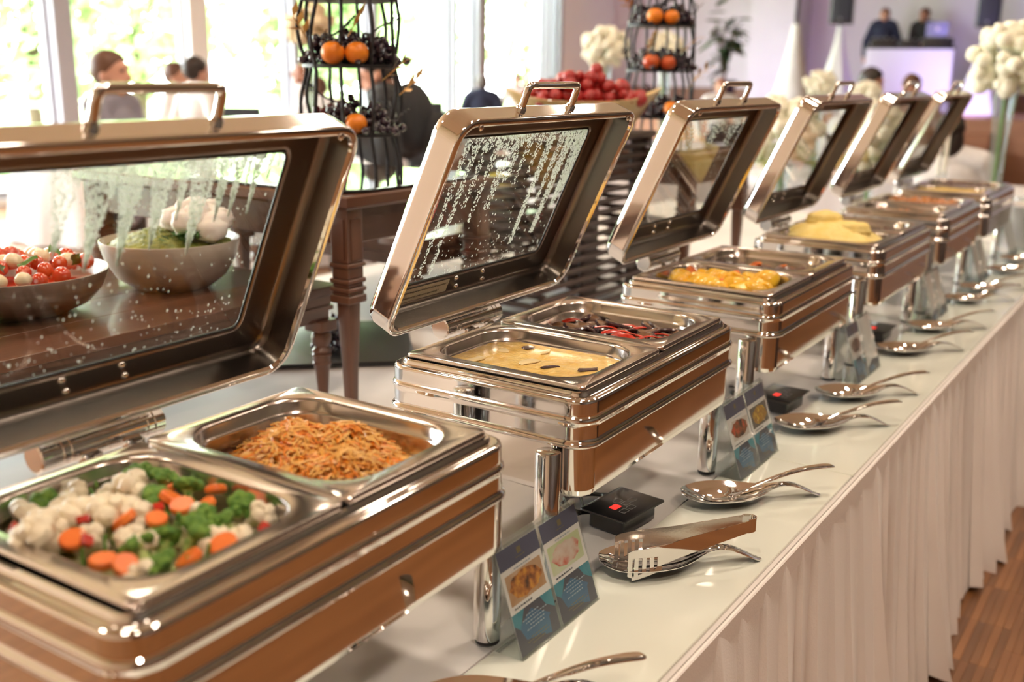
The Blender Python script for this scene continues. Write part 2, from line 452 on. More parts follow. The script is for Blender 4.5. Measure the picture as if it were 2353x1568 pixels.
# satin overlay lying under the chafing dishes
vs = []; nx, ny = 26, 90
loops = [[(-.30 + .612 * i / nx, -.40 + 5.05 * j / ny, .0022 + .0018 * sin(i * 1.1 + j * .9 + 2 * sin(j * .31)) * sin(j * .67 + i * .23)) for i in range(nx + 1)] for j in range(ny + 1)]
b = B(); b.loft(loops, False, False, False); o = obj('satin_overlay', b, satin_cloth, ang=80); tag(o, 'shiny creased white satin runner under the chafing dishes', 'table runner')

# ================================================================== CHAFING DISHES
CH = [(.010, -.281, -.021), (.003, .478, -.020), (-.006, 1.266, -.011), (-.005, 2.060, -.002), (-.002, 2.841, 0), (0, 3.578, 0)]
def chafer_xf(k):
    x, y, a = CH[k]
    return Matrix.Translation((x + .1625 * cos(a) + .265 * sin(a), y - .1625 * sin(a) + .265 * cos(a), .0045)) @ Matrix.Rotation(-a, 4, 'Z')
HX, HY, HR = .1825, .290, .036
chl = ['chafing dish closest to the camera, with mixed vegetables and carrot noodles', 'chafing dish with yellow gratin and roasted aubergine, lid carries a sticker', 'chafing dish with yellow potato wedges and brown stew', 'chafing dish heaped with pale mashed potato', 'chafing dish of orange-brown meat, second from the far end', 'farthest chafing dish, with yellow rice']
LID_A = radians(65.5)
def make_chafer():
    t = thing('chafing_dish', chl[0], 'chafing dish', group='open chafing dishes on the buffet')
    prof = [(-.022, .300), (-.022, .315), (-.0205, .3185), (-.0165, .3185), (-.015, .316), (-.0145, .312), (-.0075, .312), (-.004, .3115), (-.001, .3095), (0, .306), (0, .2885), (-.0005, .286), (.0008, .2845), (.0026, .2825), (.0032, .2795), (.0028, .2765), (.001, .2745), (.0006, .270)]
    b = B(); b.loft([rr(HX + o, HY + o, HR + o, z, n=8) for o, z in sup(prof)], False, False); obj('rim_frame', b, steel, t, ang=50)
    prof = [(.0004, .272), (.0004, .252), (.0012, .2485), (.0040, .2465), (.0056, .2435), (.0050, .2405), (.0020, .2385), (-.003, .2375)]
    b = B(); b.loft([rr(HX + o, HY + o, HR + o, z, n=8) for o, z in sup(prof)], False, False); obj('body_band', b, steel, t, ang=50)
    prof = [(-.003, .239), (-.003, .172), (-.005, .164), (-.010, .160), (-.020, .158)]
    b = B(); b.loft([rr(HX + o, HY + o, HR + o, z, n=8) for o, z in sup(prof)], False, True); obj('water_tank', b, steel, t, ang=50)
    b = B(); rbox(b, -.10, .10, -.17, .17, .128, .160, .02, .004); obj('heater_box', b, rubber, t)
    for sx in (-1, 1):
        for sy in (-1, 1):
            b = B(); b.lathe([(.0165, .005), (.0185, .006), (.0188, .010), (.0188, .2345), (.0180, .2362), (.0165, .2368), (.001, .2368)], 24, c0=True)
            lg = obj('leg', b, steel, t, (sx * .1325, sy * .3095, 0))
            b = B(); b.lathe([(.0172, 0), (.0172, .0062), (.001, .0062)], 20, c0=True); obj('foot_pad', b, rubber, lg)
            b = B(); b.tube([(0, -sy * .008, .215), (0, -sy * .024, .215)], .006, 8); obj('leg_bolt', b, steel, lg)
    # hinge cylinder along the back edge
    path = [(.012, -.1165), (.0165, -.1165), (.0190, -.115), (.0190, -.1125), (.0182, -.1115), (.0185, -.0905), (.0172, -.0893), (.0185, -.088), (.0185, -.080), (.0172, -.0788), (.0185, -.0775), (.0185, .0260), (.0172, .0272), (.0185, .0285), (.0185, .0370), (.0172, .0382), (.0185, .0395), (.0185, .0535), (.0165, .0555)]
    b = B(); b.loft([[(-.2040 + r_ * cos(2 * pi * k / 36), y_, .3290 + r_ * sin(2 * pi * k / 36)) for k in range(36)] for r_, y_ in sup(path, .004, .0003)])
    hg = obj('hinge_cylinder', b, steel, t, ang=28)
    for yy in (-.055, .005):
        b = B(); rbox(b, -.198, -.178, yy - .0125, yy + .0125, .285, .3215, .004); obj("hinge_bracket", b, steel, hg)
    # lid: built lying flat (x from the hinge outwards, z outwards) then swung up
    cx, cy, hx, hy, r = .184, -.0235, .188, .2785, .038
    wx, wy, whx, why, wr = .1855, -.023, .1325, .212, .013
    lo = lambda o, z: rr(hx + o, hy + o, r + o, z, cx, cy, 8)
    b = B(); b.loft([lo(-.0125, .003), lo(-.0105, -.001), lo(-.003, -.0018), lo(0, 0), lo(.0006, .003), lo(0, .006), lo(0, .0066), lo(0, .0354), lo(0, .036), lo(-.003, .044), lo(-.0085, .0495), lo(-.016, .0515), lo(-.0166, .0515), rr(whx + .0046, why + .0046, wr + .0046, .0515, wx, wy, 8), rr(whx + .004, why + .004, wr + .004, .0515, wx, wy, 8), rr(whx, why, wr, .0505, wx, wy, 8), rr(whx, why, wr, .048, wx, wy, 8)], False, False)
    lid = obj('lid', b, steel, t, (-.012 - .1625, 0, .355), (0, -LID_A, 0), ang=50)
    b = B(); b.loft([lo(-.0112, .002), lo(-.0115, .006), lo(-.0117, .0075), lo(-.0128, .034), lo(-.0131, .036), lo(-.0150, .0415), lo(-.0185, .0455), lo(-.0225, .0465), lo(-.0232, .0465), rr(whx + .0085, why + .0085, wr + .008, .0465, wx, wy, 8), rr(whx + .005, why + .005, wr + .005, .0452, wx, wy, 8), rr(whx + .0015, why + .0015, wr, .0462, wx, wy, 8), rr(whx, why, wr, .0478, wx, wy, 8)], False, False)
    obj('lid_liner', b, liner_m, lid, ang=60)
    b = B(); b.tube([(p[0], p[1], .0475) for p in rr(whx - .001, why - .001, wr, 0, wx, wy, 6)], .0018, 6, True); obj('gasket', b, rubber, lid)
    b = B(); b.loft([rr(whx - .0005, why - .0005, wr, .0478, wx, wy, 5), rr(whx - .0005, why - .0005, wr, .0492, wx, wy, 5)]); obj('glass_pane', b, glass_m, lid)
    b = B(); pth = [(.3705, -.117, .026), (.385, -.117, .026), (.402, -.1165, .027), (.409, -.1135, .0275), (.4115, -.106, .0275), (.4115, -.05, .0275), (.4115, .027, .0275), (.409, .0345, .0275), (.402, .0375, .027), (.385, .038, .026), (.3705, .038, .026)]
    b.tube(catmull(pth, 4), .0058, 12); hd = obj('handle', b, steel, lid, ang=60)
    for yy in (-.117, .038):
        b = B(); b.loft([[(x, yy + r_ * cos(2 * pi * k / 14), .026 + r_ * sin(2 * pi * k / 14)) for k in range(14)] for x, r_ in ((.3715, .0085), (.3755, .0085), (.378, .0066))]); obj('collar', b, steel, hd)
    for (x, y) in ((.042, -.075), (.042, .006), (.0235, -.066), (.0235, .015)):
        b = B(); b.lathe([(.0058, 0), (.0055, -.0015), (.0042, -.0032), (.0022, -.0042), (.0003, -.0045)], 14); obj('rivet', b, steel, lid, (x, y, .0464))
    for (x, y) in ((.360, -.255), (.360, .215)):
        b = B(); b.lathe([(.0052, 0), (.005, -.0015), (.0035, -.0028), (.0003, -.0033)], 12); obj('bumper', b, satin, lid, (x, y, -.0012))
    return t
ch0 = make_chafer()
chafers = []
for k in range(6):
    M = chafer_xf(k)
    c = ch0 if k == 0 else dup(ch0)
    c.location = M.translation; c.rotation_euler = (0, 0, -CH[k][2]); c['label'] = chl[k]
    chafers.append(c)
def lid_of(k): return [o for o in chafers[k].children if o.name.split('.')[0] == 'lid'][0]

# condensation on the inside of the panes: beads of water running down from the top edge
def beads(k, spec, seed, scatter, size):
    rg = random.Random(seed); vs = []; fs = []
    def bead(x, y, r, st=1):
        o = len(vs); n = 6; z = .0478
        for (rf, zf) in ((1, 0), (.72, .55)):
            for i in range(n): vs.append((x + r * rf * st * cos(i * pi / 3), y + r * rf * sin(i * pi / 3), z - r * .75 * zf))
        vs.append((x, y, z - r * .75))
        for i in range(n):
            j = (i + 1) % n
            fs.append((o + i, o + j, o + n + j, o + n + i)); fs.append((o + n + i, o + n + j, o + 2 * n))
    xt, L, ya, W = .3165, .258, -.233, .420
    for (fy, ln, wd, dens, taper, slant) in spec:
        m = int(dens * ln * 1000)
        for i in range(m):
            t = rg.random() ** 1.15
            wloc = wd * ((1 - t) if taper else (1 - .55 * t)) * (1 if rg.random() < .93 else 1.4)
            x = xt - t * ln * L; y = ya + W * fy + (rg.random() - .5) * wloc + slant * t
            if not (ya < y < ya + W): continue
            bead(x, y, size * rg.uniform(.45, 1.15), rg.choice((1, 1, 1.3, 1.7)))
    for i in range(scatter):
        bead(xt - (1 - rg.random() ** 1.7) * L, ya + rg.random() * W, size * rg.uniform(.35, .9), rg.choice((1, 1.4, 2.2)))
    b = B(); b.add(vs, fs); o = obj('water_beads', b, drop_m, lid_of(k)); o['kind'] = 'stuff'
beads(1, [(.03, .9, .014, .16, 0, .0), (.10, .97, .016, .3, 0, .0), (.16, .98, .018, .34, 0, .004), (.23, .5, .022, .26, 0, .0), (.31, .62, .02, .32, 0, -.002), (.40, .55, .034, .55, 0, .0), (.46, .35, .03, .45, 0, 0), (.54, .4, .02, .24, 0, 0), (.62, .3, .02, .26, 0, 0), (.70, .88, .022, .7, 0, .004), (.79, .55, .02, .45, 0, .0), (.855, .82, .028, .95, 0, .004), (.94, .62, .03, 1.05, 0, .004), (.975, .5, .024, .9, 0, 0), (.9, .14, .09, 2.2, 0, 0), (.35, .1, .2, 1.8, 0, 0), (.6, .08, .24, 1.8, 0, 0)], 5, 420, .0016)
beads(0, [(.47, .50, .040, 2.4, 1, .004), (.565, .44, .038, 2.2, 1, .004), (.635, .30, .020, 1.2, 1, .003), (.70, .50, .044, 2.6, 1, .004), (.775, .34, .024, 2.0, 1, .003), (.825, .32, .020, 1.8, 1, .003), (.86, .16, .010, .8, 1, .003), (.895, .32, .016, 1.7, 1, .003), (.945, .16, .008, .6, 1, 0), (.975, .10, .010, .4, 1, 0), (.38, .5, .045, 2.2, 1, 0), (.28, .4, .04, 1.6, 1, 0)], 6, 300, .0014)
beads(2, [(.5, .16, .9, 2.6, 0, 0), (.3, .3, .08, .5, 0, 0), (.85, .3, .07, .6, 0, 0), (.6, .26, .06, .5, 0, 0)], 7, 120, .0014)

# sticker on the second lid
b = B(); b.loft([rr(.0125, .066, .001, z, .0315, -.160, 2) for z in (.0458, .0461)]); lab = obj('lid_sticker', b, mat('sticker_film', (.56, .53, .48), .22, coat=.5, bump=.3, bscale=30), lid_of(1))
lab['label'] = 'clear sticker with two lines of black lettering'
def text_mesh(txt, size, m, shear=.25):
    cu = bpy.data.curves.new('lettering', 'FONT'); cu.body = txt; cu.size = size; cu.shear = shear; cu.extrude = .00004; cu.resolution_u = 2
    o = bpy.data.objects.new('lettering', cu); COL.objects.link(o)
    dg = bpy.context.evaluated_depsgraph_get(); me = bpy.data.meshes.new_from_object(o.evaluated_get(dg))
    COL.objects.unlink(o); bpy.data.objects.remove(o)
    me.materials.clear(); me.materials.append(m)
    return me
for i, tx in enumerate(('Leichtes Antippen und der Deckel schlie\u00dft automatisch !', 'Soft touch and the cover closes automatically !')):
    me = text_mesh(tx, .0076, textd)
    wdt = max(v.co.x for v in me.vertices); sc = (.124 if i == 0 else .104) / wdt
    o = obj('lettering', me, None, lid_of(1)); o.scale = (sc, min(1, sc * 1.4), 1)
    # text reads along +y of the lid, seen from inside: x axis -> +y, y axis -> +x, normal -> -z
    o.matrix_local = Matrix(((0, sc * 1.1, 0, .0348 - i * .0105), (sc, 0, 0, -.222), (0, 0, -1, .0456), (0, 0, 0, 1)))

# ------------------------------------------------------------------ food pans
def pan_mesh():
    ox, oy = .1618, .1318
    b = B(); L = []
    L.append(rr(ox - .001, oy - .001, .009, -.0085, n=8)); L.append(rr(ox, oy, .010, -.0065, n=8)); L.append(rr(ox, oy, .010, -.0018, n=8)); L.append(rr(ox - .0016, oy - .0016, .010, 0, n=8))
    for (ix, iy, r, z) in ((.0215, .0215, .060, 0), (.0235, .0235, .060, -.0012), (.0250, .0250, .060, -.0045), (.0262, .0262, .059, -.0155), (.0285, .0285, .057, -.018), (.0300, .0300, .056, -.0215), (.0330, .0330, .054, -.060), (.0365, .0365, .05, -.0645), (.045, .045, .044, -.0655)):
        L.append(rr(ox - ix, oy - iy, r, z, n=8))
    b.loft(L, False, True)
    return b.mesh('food_pan', pan_m, 45)
PM = pan_mesh()
pl = [('near pan of the closest chafing dish, holding mixed vegetables', 'far pan of the closest chafing dish, holding carrot noodles'), ('near pan of the second chafing dish, filled with yellow gratin', 'far pan of the second chafing dish, filled with roasted aubergine'),
      ('near pan of the third chafing dish, holding potato wedges', 'far pan of the third chafing dish, holding brown stew'), ('near pan of the fourth chafing dish, under the mashed potato', 'far pan of the fourth chafing dish, holding dark stew'),
      ('near pan of the fifth chafing dish, with orange-brown meat', 'far pan of the fifth chafing dish, with orange-brown meat'), ('near pan of the farthest chafing dish, with yellow rice', 'far pan of the farthest chafing dish, with reddish stew')]
PXF = {}
for k in range(6):
    for j in (0, 1):
        M = chafer_xf(k) @ Matrix.Translation((0, (-.1325, .1325)[j], .3255 + .0016 * j))
        o = obj('food_pan', PM); o.matrix_world = M; tag(o, pl[k][j], 'food pan', 'steel pans in the chafing dishes'); PXF[k, j] = M
# drip dimple pressed into each pan corner
# ------------------------------------------------------------------ food
def lump(seed, amp=.12, fr=3.0):
    a = [random.Random(seed + i).uniform(0, 6) for i in range(6)]
    return lambda d: 1 + amp * (sin(fr * d.x + a[0]) * sin(fr * d.y + a[1]) + .6 * sin(fr * 1.7 * d.z + a[2]) + .4 * sin(fr * 2.3 * d.x + a[3]) * cos(fr * 2.1 * d.y + a[4]))
def placed(name, me, M, label, cat, group, p, rot=None, sc=1):
    o = bpy.data.objects.new(name, me); COL.objects.link(o)
    R = rot if rot is not None else Matrix.Identity(4)
    o.matrix_world = M @ Matrix.Translation(p) @ R @ Matrix.Scale(sc, 4)
    return tag(o, label, cat, group)
def rrot(rg, tilt=.5): return Matrix.Rotation(rg.uniform(0, 2 * pi), 4, 'Z') @ Matrix.Rotation(rg.uniform(-tilt, tilt), 4, 'X') @ Matrix.Rotation(rg.uniform(-tilt, tilt), 4, 'Y')
def spots(rg, n, hx, hy, dmin, tries=4000):
    out = []
    for _ in range(tries):
        p = (rg.uniform(-hx, hx), rg.uniform(-hy, hy))
        if abs(p[0]) > hx - .02 and abs(p[1]) > hy - .02 and (abs(p[0]) - hx + .02) ** 2 + (abs(p[1]) - hy + .02) ** 2 > .0004: continue
        if all((p[0] - q[0]) ** 2 + (p[1] - q[1]) ** 2 > dmin * dmin for q in out): out.append(p)
        if len(out) >= n: break
    return out
def surface(z, amp, seed, hx=.128, hy=.098, r=.052, dome=0, bottom=-.062, n=26):
    """a filled bed of food: rounded block with an uneven top"""
    rg = random.Random(seed); ph = [rg.uniform(0, 6) for _ in range(8)]
    b = B(); loops = [rr(hx * .95, hy * .95, r, bottom, n=6), rr(hx, hy, r, z - .004, n=6)]
    def h(x, y, f): return z + dome * (1 - f * f) + amp * (sin(61 * x + ph[0]) * sin(53 * y + ph[1]) + .6 * sin(131 * x + ph[2]) * sin(117 * y + ph[3]) + .4 * sin(260 * x + 190 * y + ph[4]))
    for f in [1, .96, .9, .82, .73, .64, .55, .46, .37, .28, .19, .1, .04]:
        loops.append([(x, y, h(x, y, f)) for x, y, _ in rr(hx * f, hy * f, r * f, 0, n=6)])
    b.loft(loops)
    return b
# --- dish 1, near pan: mixed vegetables
carrot_m = mat('carrot', (.78, .16, .025), .35, var=(.85, .22, .04), scale=60); broc_m = mat('broccoli', (.07, .20, .025), .6, var=(.20, .36, .05), scale=120, bump=.5, bscale=500); stem_m = mat('broccoli_stem', (.42, .55, .16), .4, var=(.5, .6, .22), scale=30)
cauli_m = mat('cauliflower', (.80, .70, .52), .45, var=(.86, .78, .60), scale=60, bump=.3, bscale=300); pepper_m = mat('red_pepper', (.45, .014, .007), .22, var=(.58, .04, .012), scale=40, coat=.4)
herb_m = mat('herb_green', (.10, .26, .04), .5, var=(.18, .36, .07), scale=80)
b = surface(-.045, .003, 4); o = obj('vegetable_bed', b, mat('vegetable_juices', (.50, .46, .24), .4, var=(.35, .38, .14), scale=50)); o.matrix_world = PXF[0, 0]; o['kind'] = 'stuff'; tag(o, 'chopped cauliflower bits under the mixed vegetables', 'food')
def carrot_slice():
    b = B(); b.lathe([(.001, 0), (.0105, 0), (.012, .0015), (.012, .0065), (.0105, .008), (.001, .008)], 14, c0=True, c1=True); return b.mesh('carrot_slice', carrot_m)
CS = carrot_slice()
def broccoli_parts(seed):
    b = B(); b.tube([(0, 0, 0), (.002, 0, .012), (0, .001, .022)], [.0075, .006, .008], 8)
    for a in range(4): b.tube([(0, 0, .012), (.010 * cos(a * 1.57), .010 * sin(a * 1.57), .025)], [.004, .0045], 6)
    st = b.mesh('stem', stem_m)
    b = B()
    rg = random.Random(seed)
    for i in range(7):
        a = i * .9; r = 0 if i == 0 else .0125
        b.ball((r * cos(a), r * sin(a), .030 - (.004 if i else 0)), (.0095, .0095, .0075), 9, 6, fn=lump(seed + i, .16, 9))
    return st, b.mesh('floret', broc_m)
BP = [broccoli_parts(s) for s in (1, 2)]
def cauli(seed):
    b = B(); b.tube([(0, 0, -.004), (0, 0, .010), (0, 0, .018)], [.006, .008, .014], 8)
    for i in range(6):
        a = i * 1.05; r = 0 if i == 0 else .0105
        b.ball((r * cos(a), r * sin(a), .022 - (.003 if i else 0)), .0088, 8, 6, fn=lump(seed + i, .12, 7))
    return b.mesh('cauliflower_floret', cauli_m)
CF = [cauli(s) for s in (4, 9, 14)]
def dice(): b = B(); rbox(b, -.006, .006, -.006, .006, -.0035, .0035, .002, .001); return b.mesh('pepper_dice', pepper_m)
PD = dice()
rg = random.Random(21)
M = PXF[0, 0]
for i, p in enumerate(spots(rg, 60, .116, .086, .0235)):
    z = -.040 + .012 * rg.random() + .012 * (1 - (p[0] / .13) ** 2)
    kind = ['cauli', 'carrot', 'broc', 'cauli', 'carrot', 'pepper', 'broc', 'carrot', 'cauli'][i % 9]
    if p[0] < -.05 and kind == 'carrot' : kind = 'broc'
    if p[1] < -.03 and p[0] < .03 and kind == 'broc': kind = 'cauli'
    if kind == 'carrot':
        placed('carrot_slice', CS, M, 'orange boiled carrot slice among the mixed vegetables', 'carrot', 'carrot slices in the vegetable pan', (p[0], p[1], z + .012), rrot(rg, .6), rg.uniform(.9, 1.2))
    elif kind == 'pepper':
        placed('pepper_dice', PD, M, 'small red pepper cube among the mixed vegetables', 'pepper', 'red pepper cubes in the vegetable pan', (p[0], p[1], z + .016), rrot(rg, .8), rg.uniform(.8, 1.1))
    elif kind == 'cauli':
        placed('cauliflower_floret', CF[i % 3], M, 'cream cauliflower floret among the mixed vegetables', 'cauliflower', 'cauliflower florets in the vegetable pan', (p[0], p[1], z), rrot(rg, 1.0), rg.uniform(.95, 1.35))
    else:
        t = thing('broccoli_floret', 'green broccoli floret among the mixed vegetables', 'broccoli', group='broccoli florets in the vegetable pan')
        t.matrix_world = M @ Matrix.Translation((p[0], p[1], z)) @ rrot(rg, .9) @ Matrix.Scale(rg.uniform(.75, 1.0), 4)
        st, fl = BP[i % 2]; obj('stem', st, None, t); obj('floret_head', fl, None, t)
vs_b = B()
for i in range(220):
    p = (rg.gauss(-.01, .05), rg.gauss(.01, .04)); 
    if abs(p[0]) > .11 or abs(p[1]) > .085: continue
    vs_b.tube([(p[0], p[1], -.012 + rg.uniform(-.012, .004)), (p[0] + rg.uniform(-.004, .004), p[1] + rg.uniform(-.004, .004), -.009 + rg.uniform(-.006, .004))], .0018, 5)
o = obj('chopped_spring_onion', vs_b, herb_m); o.matrix_world = M; o['kind'] = 'stuff'; tag(o, 'chopped green onion sprinkled over the mixed vegetables', 'herbs')
# --- dish 1, far pan: shredded noodles with carrot
M = PXF[0, 1]; rg = random.Random(5)
nood_m = mat('noodle_shreds', (.78, .40, .08), .35, var=(.84, .52, .15), scale=40); carsh_m = mat('carrot_shreds', (.84, .24, .012), .35, var=(.80, .32, .03), scale=50)
def shreds(n, rad, seed, zoff):
    rg = random.Random(seed); b = B()
    for i in range(n):
        r = sqrt(rg.random()); a = rg.uniform(0, 2 * pi)
        x, y = r * .124 * cos(a), r * .095 * sin(a)
        hz = -.047 + .048 * (1 - r ** 2.6) * (1 + .25 * sin(x * 60) * sin(y * 50)) + rg.uniform(-.004, .005) + zoff
        th = rg.uniform(0, 2 * pi); L = rg.uniform(.018, .036); cu = rg.uniform(-1.2, 1.2)
        P = []
        for k in range(5):
            t = k / 4 - .5
            P.append((x + L * t * cos(th) - cu * L * t * t * sin(th), y + L * t * sin(th) + cu * L * t * t * cos(th), hz + rg.uniform(-.002, .002) - .012 * t * t))
        b.tube(P, rad, 4)
    return b
b = surface(-.052, .002, 8, dome=.040); o = obj('noodle_mound', b, nood_m); o.matrix_world = M; tag(o, 'packed heart of the carrot noodle mound', 'noodles'); o['kind'] = 'stuff'
o = obj('noodle_shreds', shreds(1150, .0014, 3, 0), nood_m); o.matrix_world = M; o['kind'] = 'stuff'; tag(o, 'heap of pale yellow shredded noodles in the closest dish', 'noodles')
o = obj('carrot_shreds', shreds(460, .0013, 4, .001), carsh_m); o.matrix_world = M; o['kind'] = 'stuff'; tag(o, 'orange carrot shreds tossed through the noodles', 'carrot')
# --- dish 2, near pan: yellow gratin
M = PXF[1, 0]; rg = random.Random(8)
grat = mat('gratin', (.78, .48, .10), .2, var=(.84, .62, .24), scale=26, bump=.35, bscale=70, coat=.5, detail=6)
o = obj('gratin', surface(-.0215, .0012, 12, .1315, .1015, .055), grat, ang=70); o.matrix_world = M; tag(o, 'smooth yellow gratin with glossy cream sauce', 'gratin')
cream = mat('cream_flake', (.86, .68, .36), .2, coat=.4); aub = mat('aubergine_skin', (.035, .022, .026), .2, var=(.085, .045, .05), scale=50, coat=.7); auf = mat('aubergine_flesh', (.22, .11, .045), .35, var=(.09, .04, .03), scale=60)
def flake(seed):
    rg2 = random.Random(seed); b = B(); n = 9
    pr = [(rg2.uniform(.6, 1.2)) for _ in range(n)]
    b.loft([[(.016 * q * pr[i] * cos(2 * pi * i / n), .007 * q * pr[i] * sin(2 * pi * i / n), z) for i in range(n)] for q, z in ((1, -.001), (.95, .0006), (.6, .0012))]); return b
for i, p in enumerate(spots(rg, 9, .11, .08, .04)):
    bb = flake(i); o = obj('cream_flake', bb, cream if i % 4 else aub); o.matrix_world = M @ Matrix.Translation((p[0], p[1], -.0200)) @ Matrix.Rotation(rg.uniform(-.5, .5) + 1.2, 4, 'Z') @ Matrix.Diagonal((rg.uniform(.7, 1.5), rg.uniform(.8, 1.8), .7, 1))
    tag(o, 'pale cream flake on the yellow gratin' if i % 4 else 'dark mushroom sliver on the yellow gratin', 'food', 'flakes on the gratin' if i % 4 else 'mushroom slivers on the gratin')
# --- dish 2, far pan: roasted aubergine and pepper
M = PXF[1, 1]; rg = random.Random(31)
o = obj('roasting_sauce', surface(-.043, .0015, 5, .128, .098, .053), mat('brown_sauce', (.09, .036, .014), .2, var=(.22, .09, .03), scale=40, coat=.5)); o.matrix_world = M; tag(o, 'brown roasting juices under the aubergine', 'sauce')
def aub_slice(seed):
    rg2 = random.Random(seed); b = B(); n = 16; L = []
    bend = rg2.uniform(-.006, .006)
    for (q, z) in ((.2, .0035), (.8, .0035), (1, .0015), (1, -.0015), (.8, -.0035), (.2, -.0035)):
        L.append([(.026 * q * cos(2 * pi * i / n), .013 * q * sin(2 * pi * i / n), z + bend * (cos(2 * pi * i / n) * q) ** 2 + .0015 * sin(5 * pi * i / n + seed)) for i in range(n)])
    b.loft(L[:2], True, False, mi=1); b.loft(L[1:5], False, False); b.loft(L[4:], False, True, mi=1 if seed % 2 else 0)
    return b.mesh('aubergine_slice', [aub, auf])
AS = [aub_slice(s) for s in range(5)]
def pep_strip(seed):
    b = B(); P = catmull([(-.024, 0, 0), (-.008, .004, .003), (.010, .003, .003), (.024, -.003, -.001)], 4)
    b.loft([[(p[0], p[1] + .007 * cos(t), p[2] + .0022 * sin(t)) for t in [i * pi / 4 for i in range(8)]] for p in P]); return b.mesh('pepper_strip', pepper_m)
PS = pep_strip(1)
for i, p in enumerate(spots(rg, 64, .108, .080, .0185)):
    z = -.036 + rg.random() * .010
    if i % 4 == 1: placed('pepper_strip', PS, M, 'shiny red roasted pepper strip among the aubergine', 'pepper', 'pepper strips in the aubergine pan', (p[0], p[1], z + .003), Matrix.Rotation(rg.uniform(-.6, .6) + .6, 4, 'Z') @ Matrix.Rotation(rg.uniform(-.5, .5), 4, 'X'), rg.uniform(.8, 1.15))
    else: placed('aubergine_slice', AS[i % 5], M, 'charred purple aubergine slice in the roasting pan', 'aubergine', 'aubergine slices in the roasting pan', (p[0], p[1], z), Matrix.Rotation(rg.uniform(-.8, .8), 4, 'Z') @ Matrix.Rotation(rg.uniform(-.7, .7), 4, 'X') @ Matrix.Rotation(rg.uniform(-.3, .3), 4, 'Y'), rg.uniform(.8, 1.1))
# --- dish 3, near pan: potatoes; far pan: stew
M = PXF[2, 0]; rg = random.Random(41)
pot_m = mat('yellow_potato', (.80, .42, .012), .32, var=(.86, .55, .03), scale=14, coat=.25)
def potato(seed):
    b = B(); f0 = lump(seed, .07, 2.4)
    cut = [(Vector((random.Random(seed * 9 + q).gauss(0, 1), random.Random(seed * 9 + q + 50).gauss(0, 1), random.Random(seed * 9 + q + 90).gauss(0, 1))).normalized(), .62) for q in range(3)] + [(Vector((0, 0, -1)), .4)]
    def fn(d):
        k = f0(d)
        for n_, c_ in cut:
            q = d.dot(n_)
            if q > 0: k = min(k, c_ / q)
        return k
    b.ball((0, 0, 0), (.031, .0215, .0200), 18, 12, fn=fn); return b.mesh('potato_wedge', pot_m, 40)
PT = [potato(s) for s in range(6)]
o = obj('potato_oil', surface(-.052, .001, 6), mat('yellow_oil', (.45, .26, .04), .2, coat=.5)); o.matrix_world = M; tag(o, 'thin yellow oil under the potato wedges', 'sauce')
for i, p in enumerate(spots(rg, 30, .104, .076, .031)):
    z = -.030 + .014 * rg.random() + .006 * (1 - abs(p[0]) / .12)
    if i % 7 == 3: placed('carrot_slice', CS, M, 'orange carrot piece between the potato wedges', 'carrot', 'carrot pieces in the potato pan', (p[0], p[1], z + .004), rrot(rg, 1), 1.5)
    else: placed('potato_wedge', PT[i % 6], M, 'yellow cooked potato wedge in the third dish', 'potato', 'potato wedges in the third dish', (p[0], p[1], z), rrot(rg, .7), rg.uniform(.95, 1.35))
bl = B(); bl.loft([[(x, y * wv, .003 * sin(x * 90)) for y in (-1, -.5, 0, .5, 1)] for x, wv in ((-.024, .0005), (-.012, .007), (0, .010), (.012, .008), (.026, .0005))], False, False, False)
o = obj('bay_leaf', bl, mat('bay_leaf', (.02, .028, .018), .3)); o.matrix_world = M @ Matrix.Translation((.055, -.05, -.004)) @ Matrix.Rotation(.5, 4, 'X'); tag(o, 'dark bay leaf lying on the potato wedges', 'leaf')
meat_m = mat('stewed_meat', (.075, .028, .018), .35, var=(.15, .06, .035), scale=50, bump=.4, bscale=140, coat=.3)
def meat(seed):
    b = B(); b.ball((0, 0, 0), (.019, .013, .010), 11, 8, fn=lump(seed, .2, 4)); return b.mesh('meat_piece', meat_m, 60)
MP = [meat(s) for s in range(4)]
def stew(k, j, seed, words, top=-.040, car=True, sauce=(.17, .075, .04)):
    M = PXF[k, j]; rg = random.Random(seed)
    o = obj('stew_gravy', surface(top, .0008, seed, .128, .098, .053), mat('gravy', sauce, .15, var=tuple(c * 1.3 for c in sauce), scale=30, coat=.6)); o.matrix_world = M; tag(o, 'brown gravy of the stew ' + words, 'gravy')
    for i, p in enumerate(spots(rg, 26, .10, .072, .029)):
        if car and i % 5 == 2: placed('carrot_slice', CS, M, 'orange carrot slice in the stew ' + words, 'carrot', 'carrot slices in the stew ' + words, (p[0], p[1], top + .006), rrot(rg, .4), 1.1)
        else: placed('meat_piece', MP[i % 4], M, 'dark stewed meat piece ' + words, 'meat', 'meat pieces ' + words, (p[0], p[1], top + .003), rrot(rg, .5), rg.uniform(.9, 1.35))
stew(2, 1, 61, 'in the third dish')
# --- dish 4: mash and stew
M = PXF[3, 0]
mash_m = mat('mashed_potato', (.86, .64, .18), .55, var=(.90, .72, .28), scale=30, bump=.5, bscale=90)
b = surface(-.02, .003, 14, .1315, .1015, .055, dome=.058)
b.ball((-.03, .015, .036), (.055, .04, .026), 22, 14, fn=lump(3, .10, 4)); b.ball((.045, -.005, .018), (.06, .045, .024), 22, 14, fn=lump(8, .10, 4)); b.ball((-.075, -.01, .005), (.045, .05, .02), 20, 12, fn=lump(5, .1, 4))
o = obj('mashed_potato', b, mash_m, ang=80); o.matrix_world = M; tag(o, 'pale yellow mound of mashed potato', 'mashed potato')
stew(3, 1, 71, 'in the fourth dish', -.032)
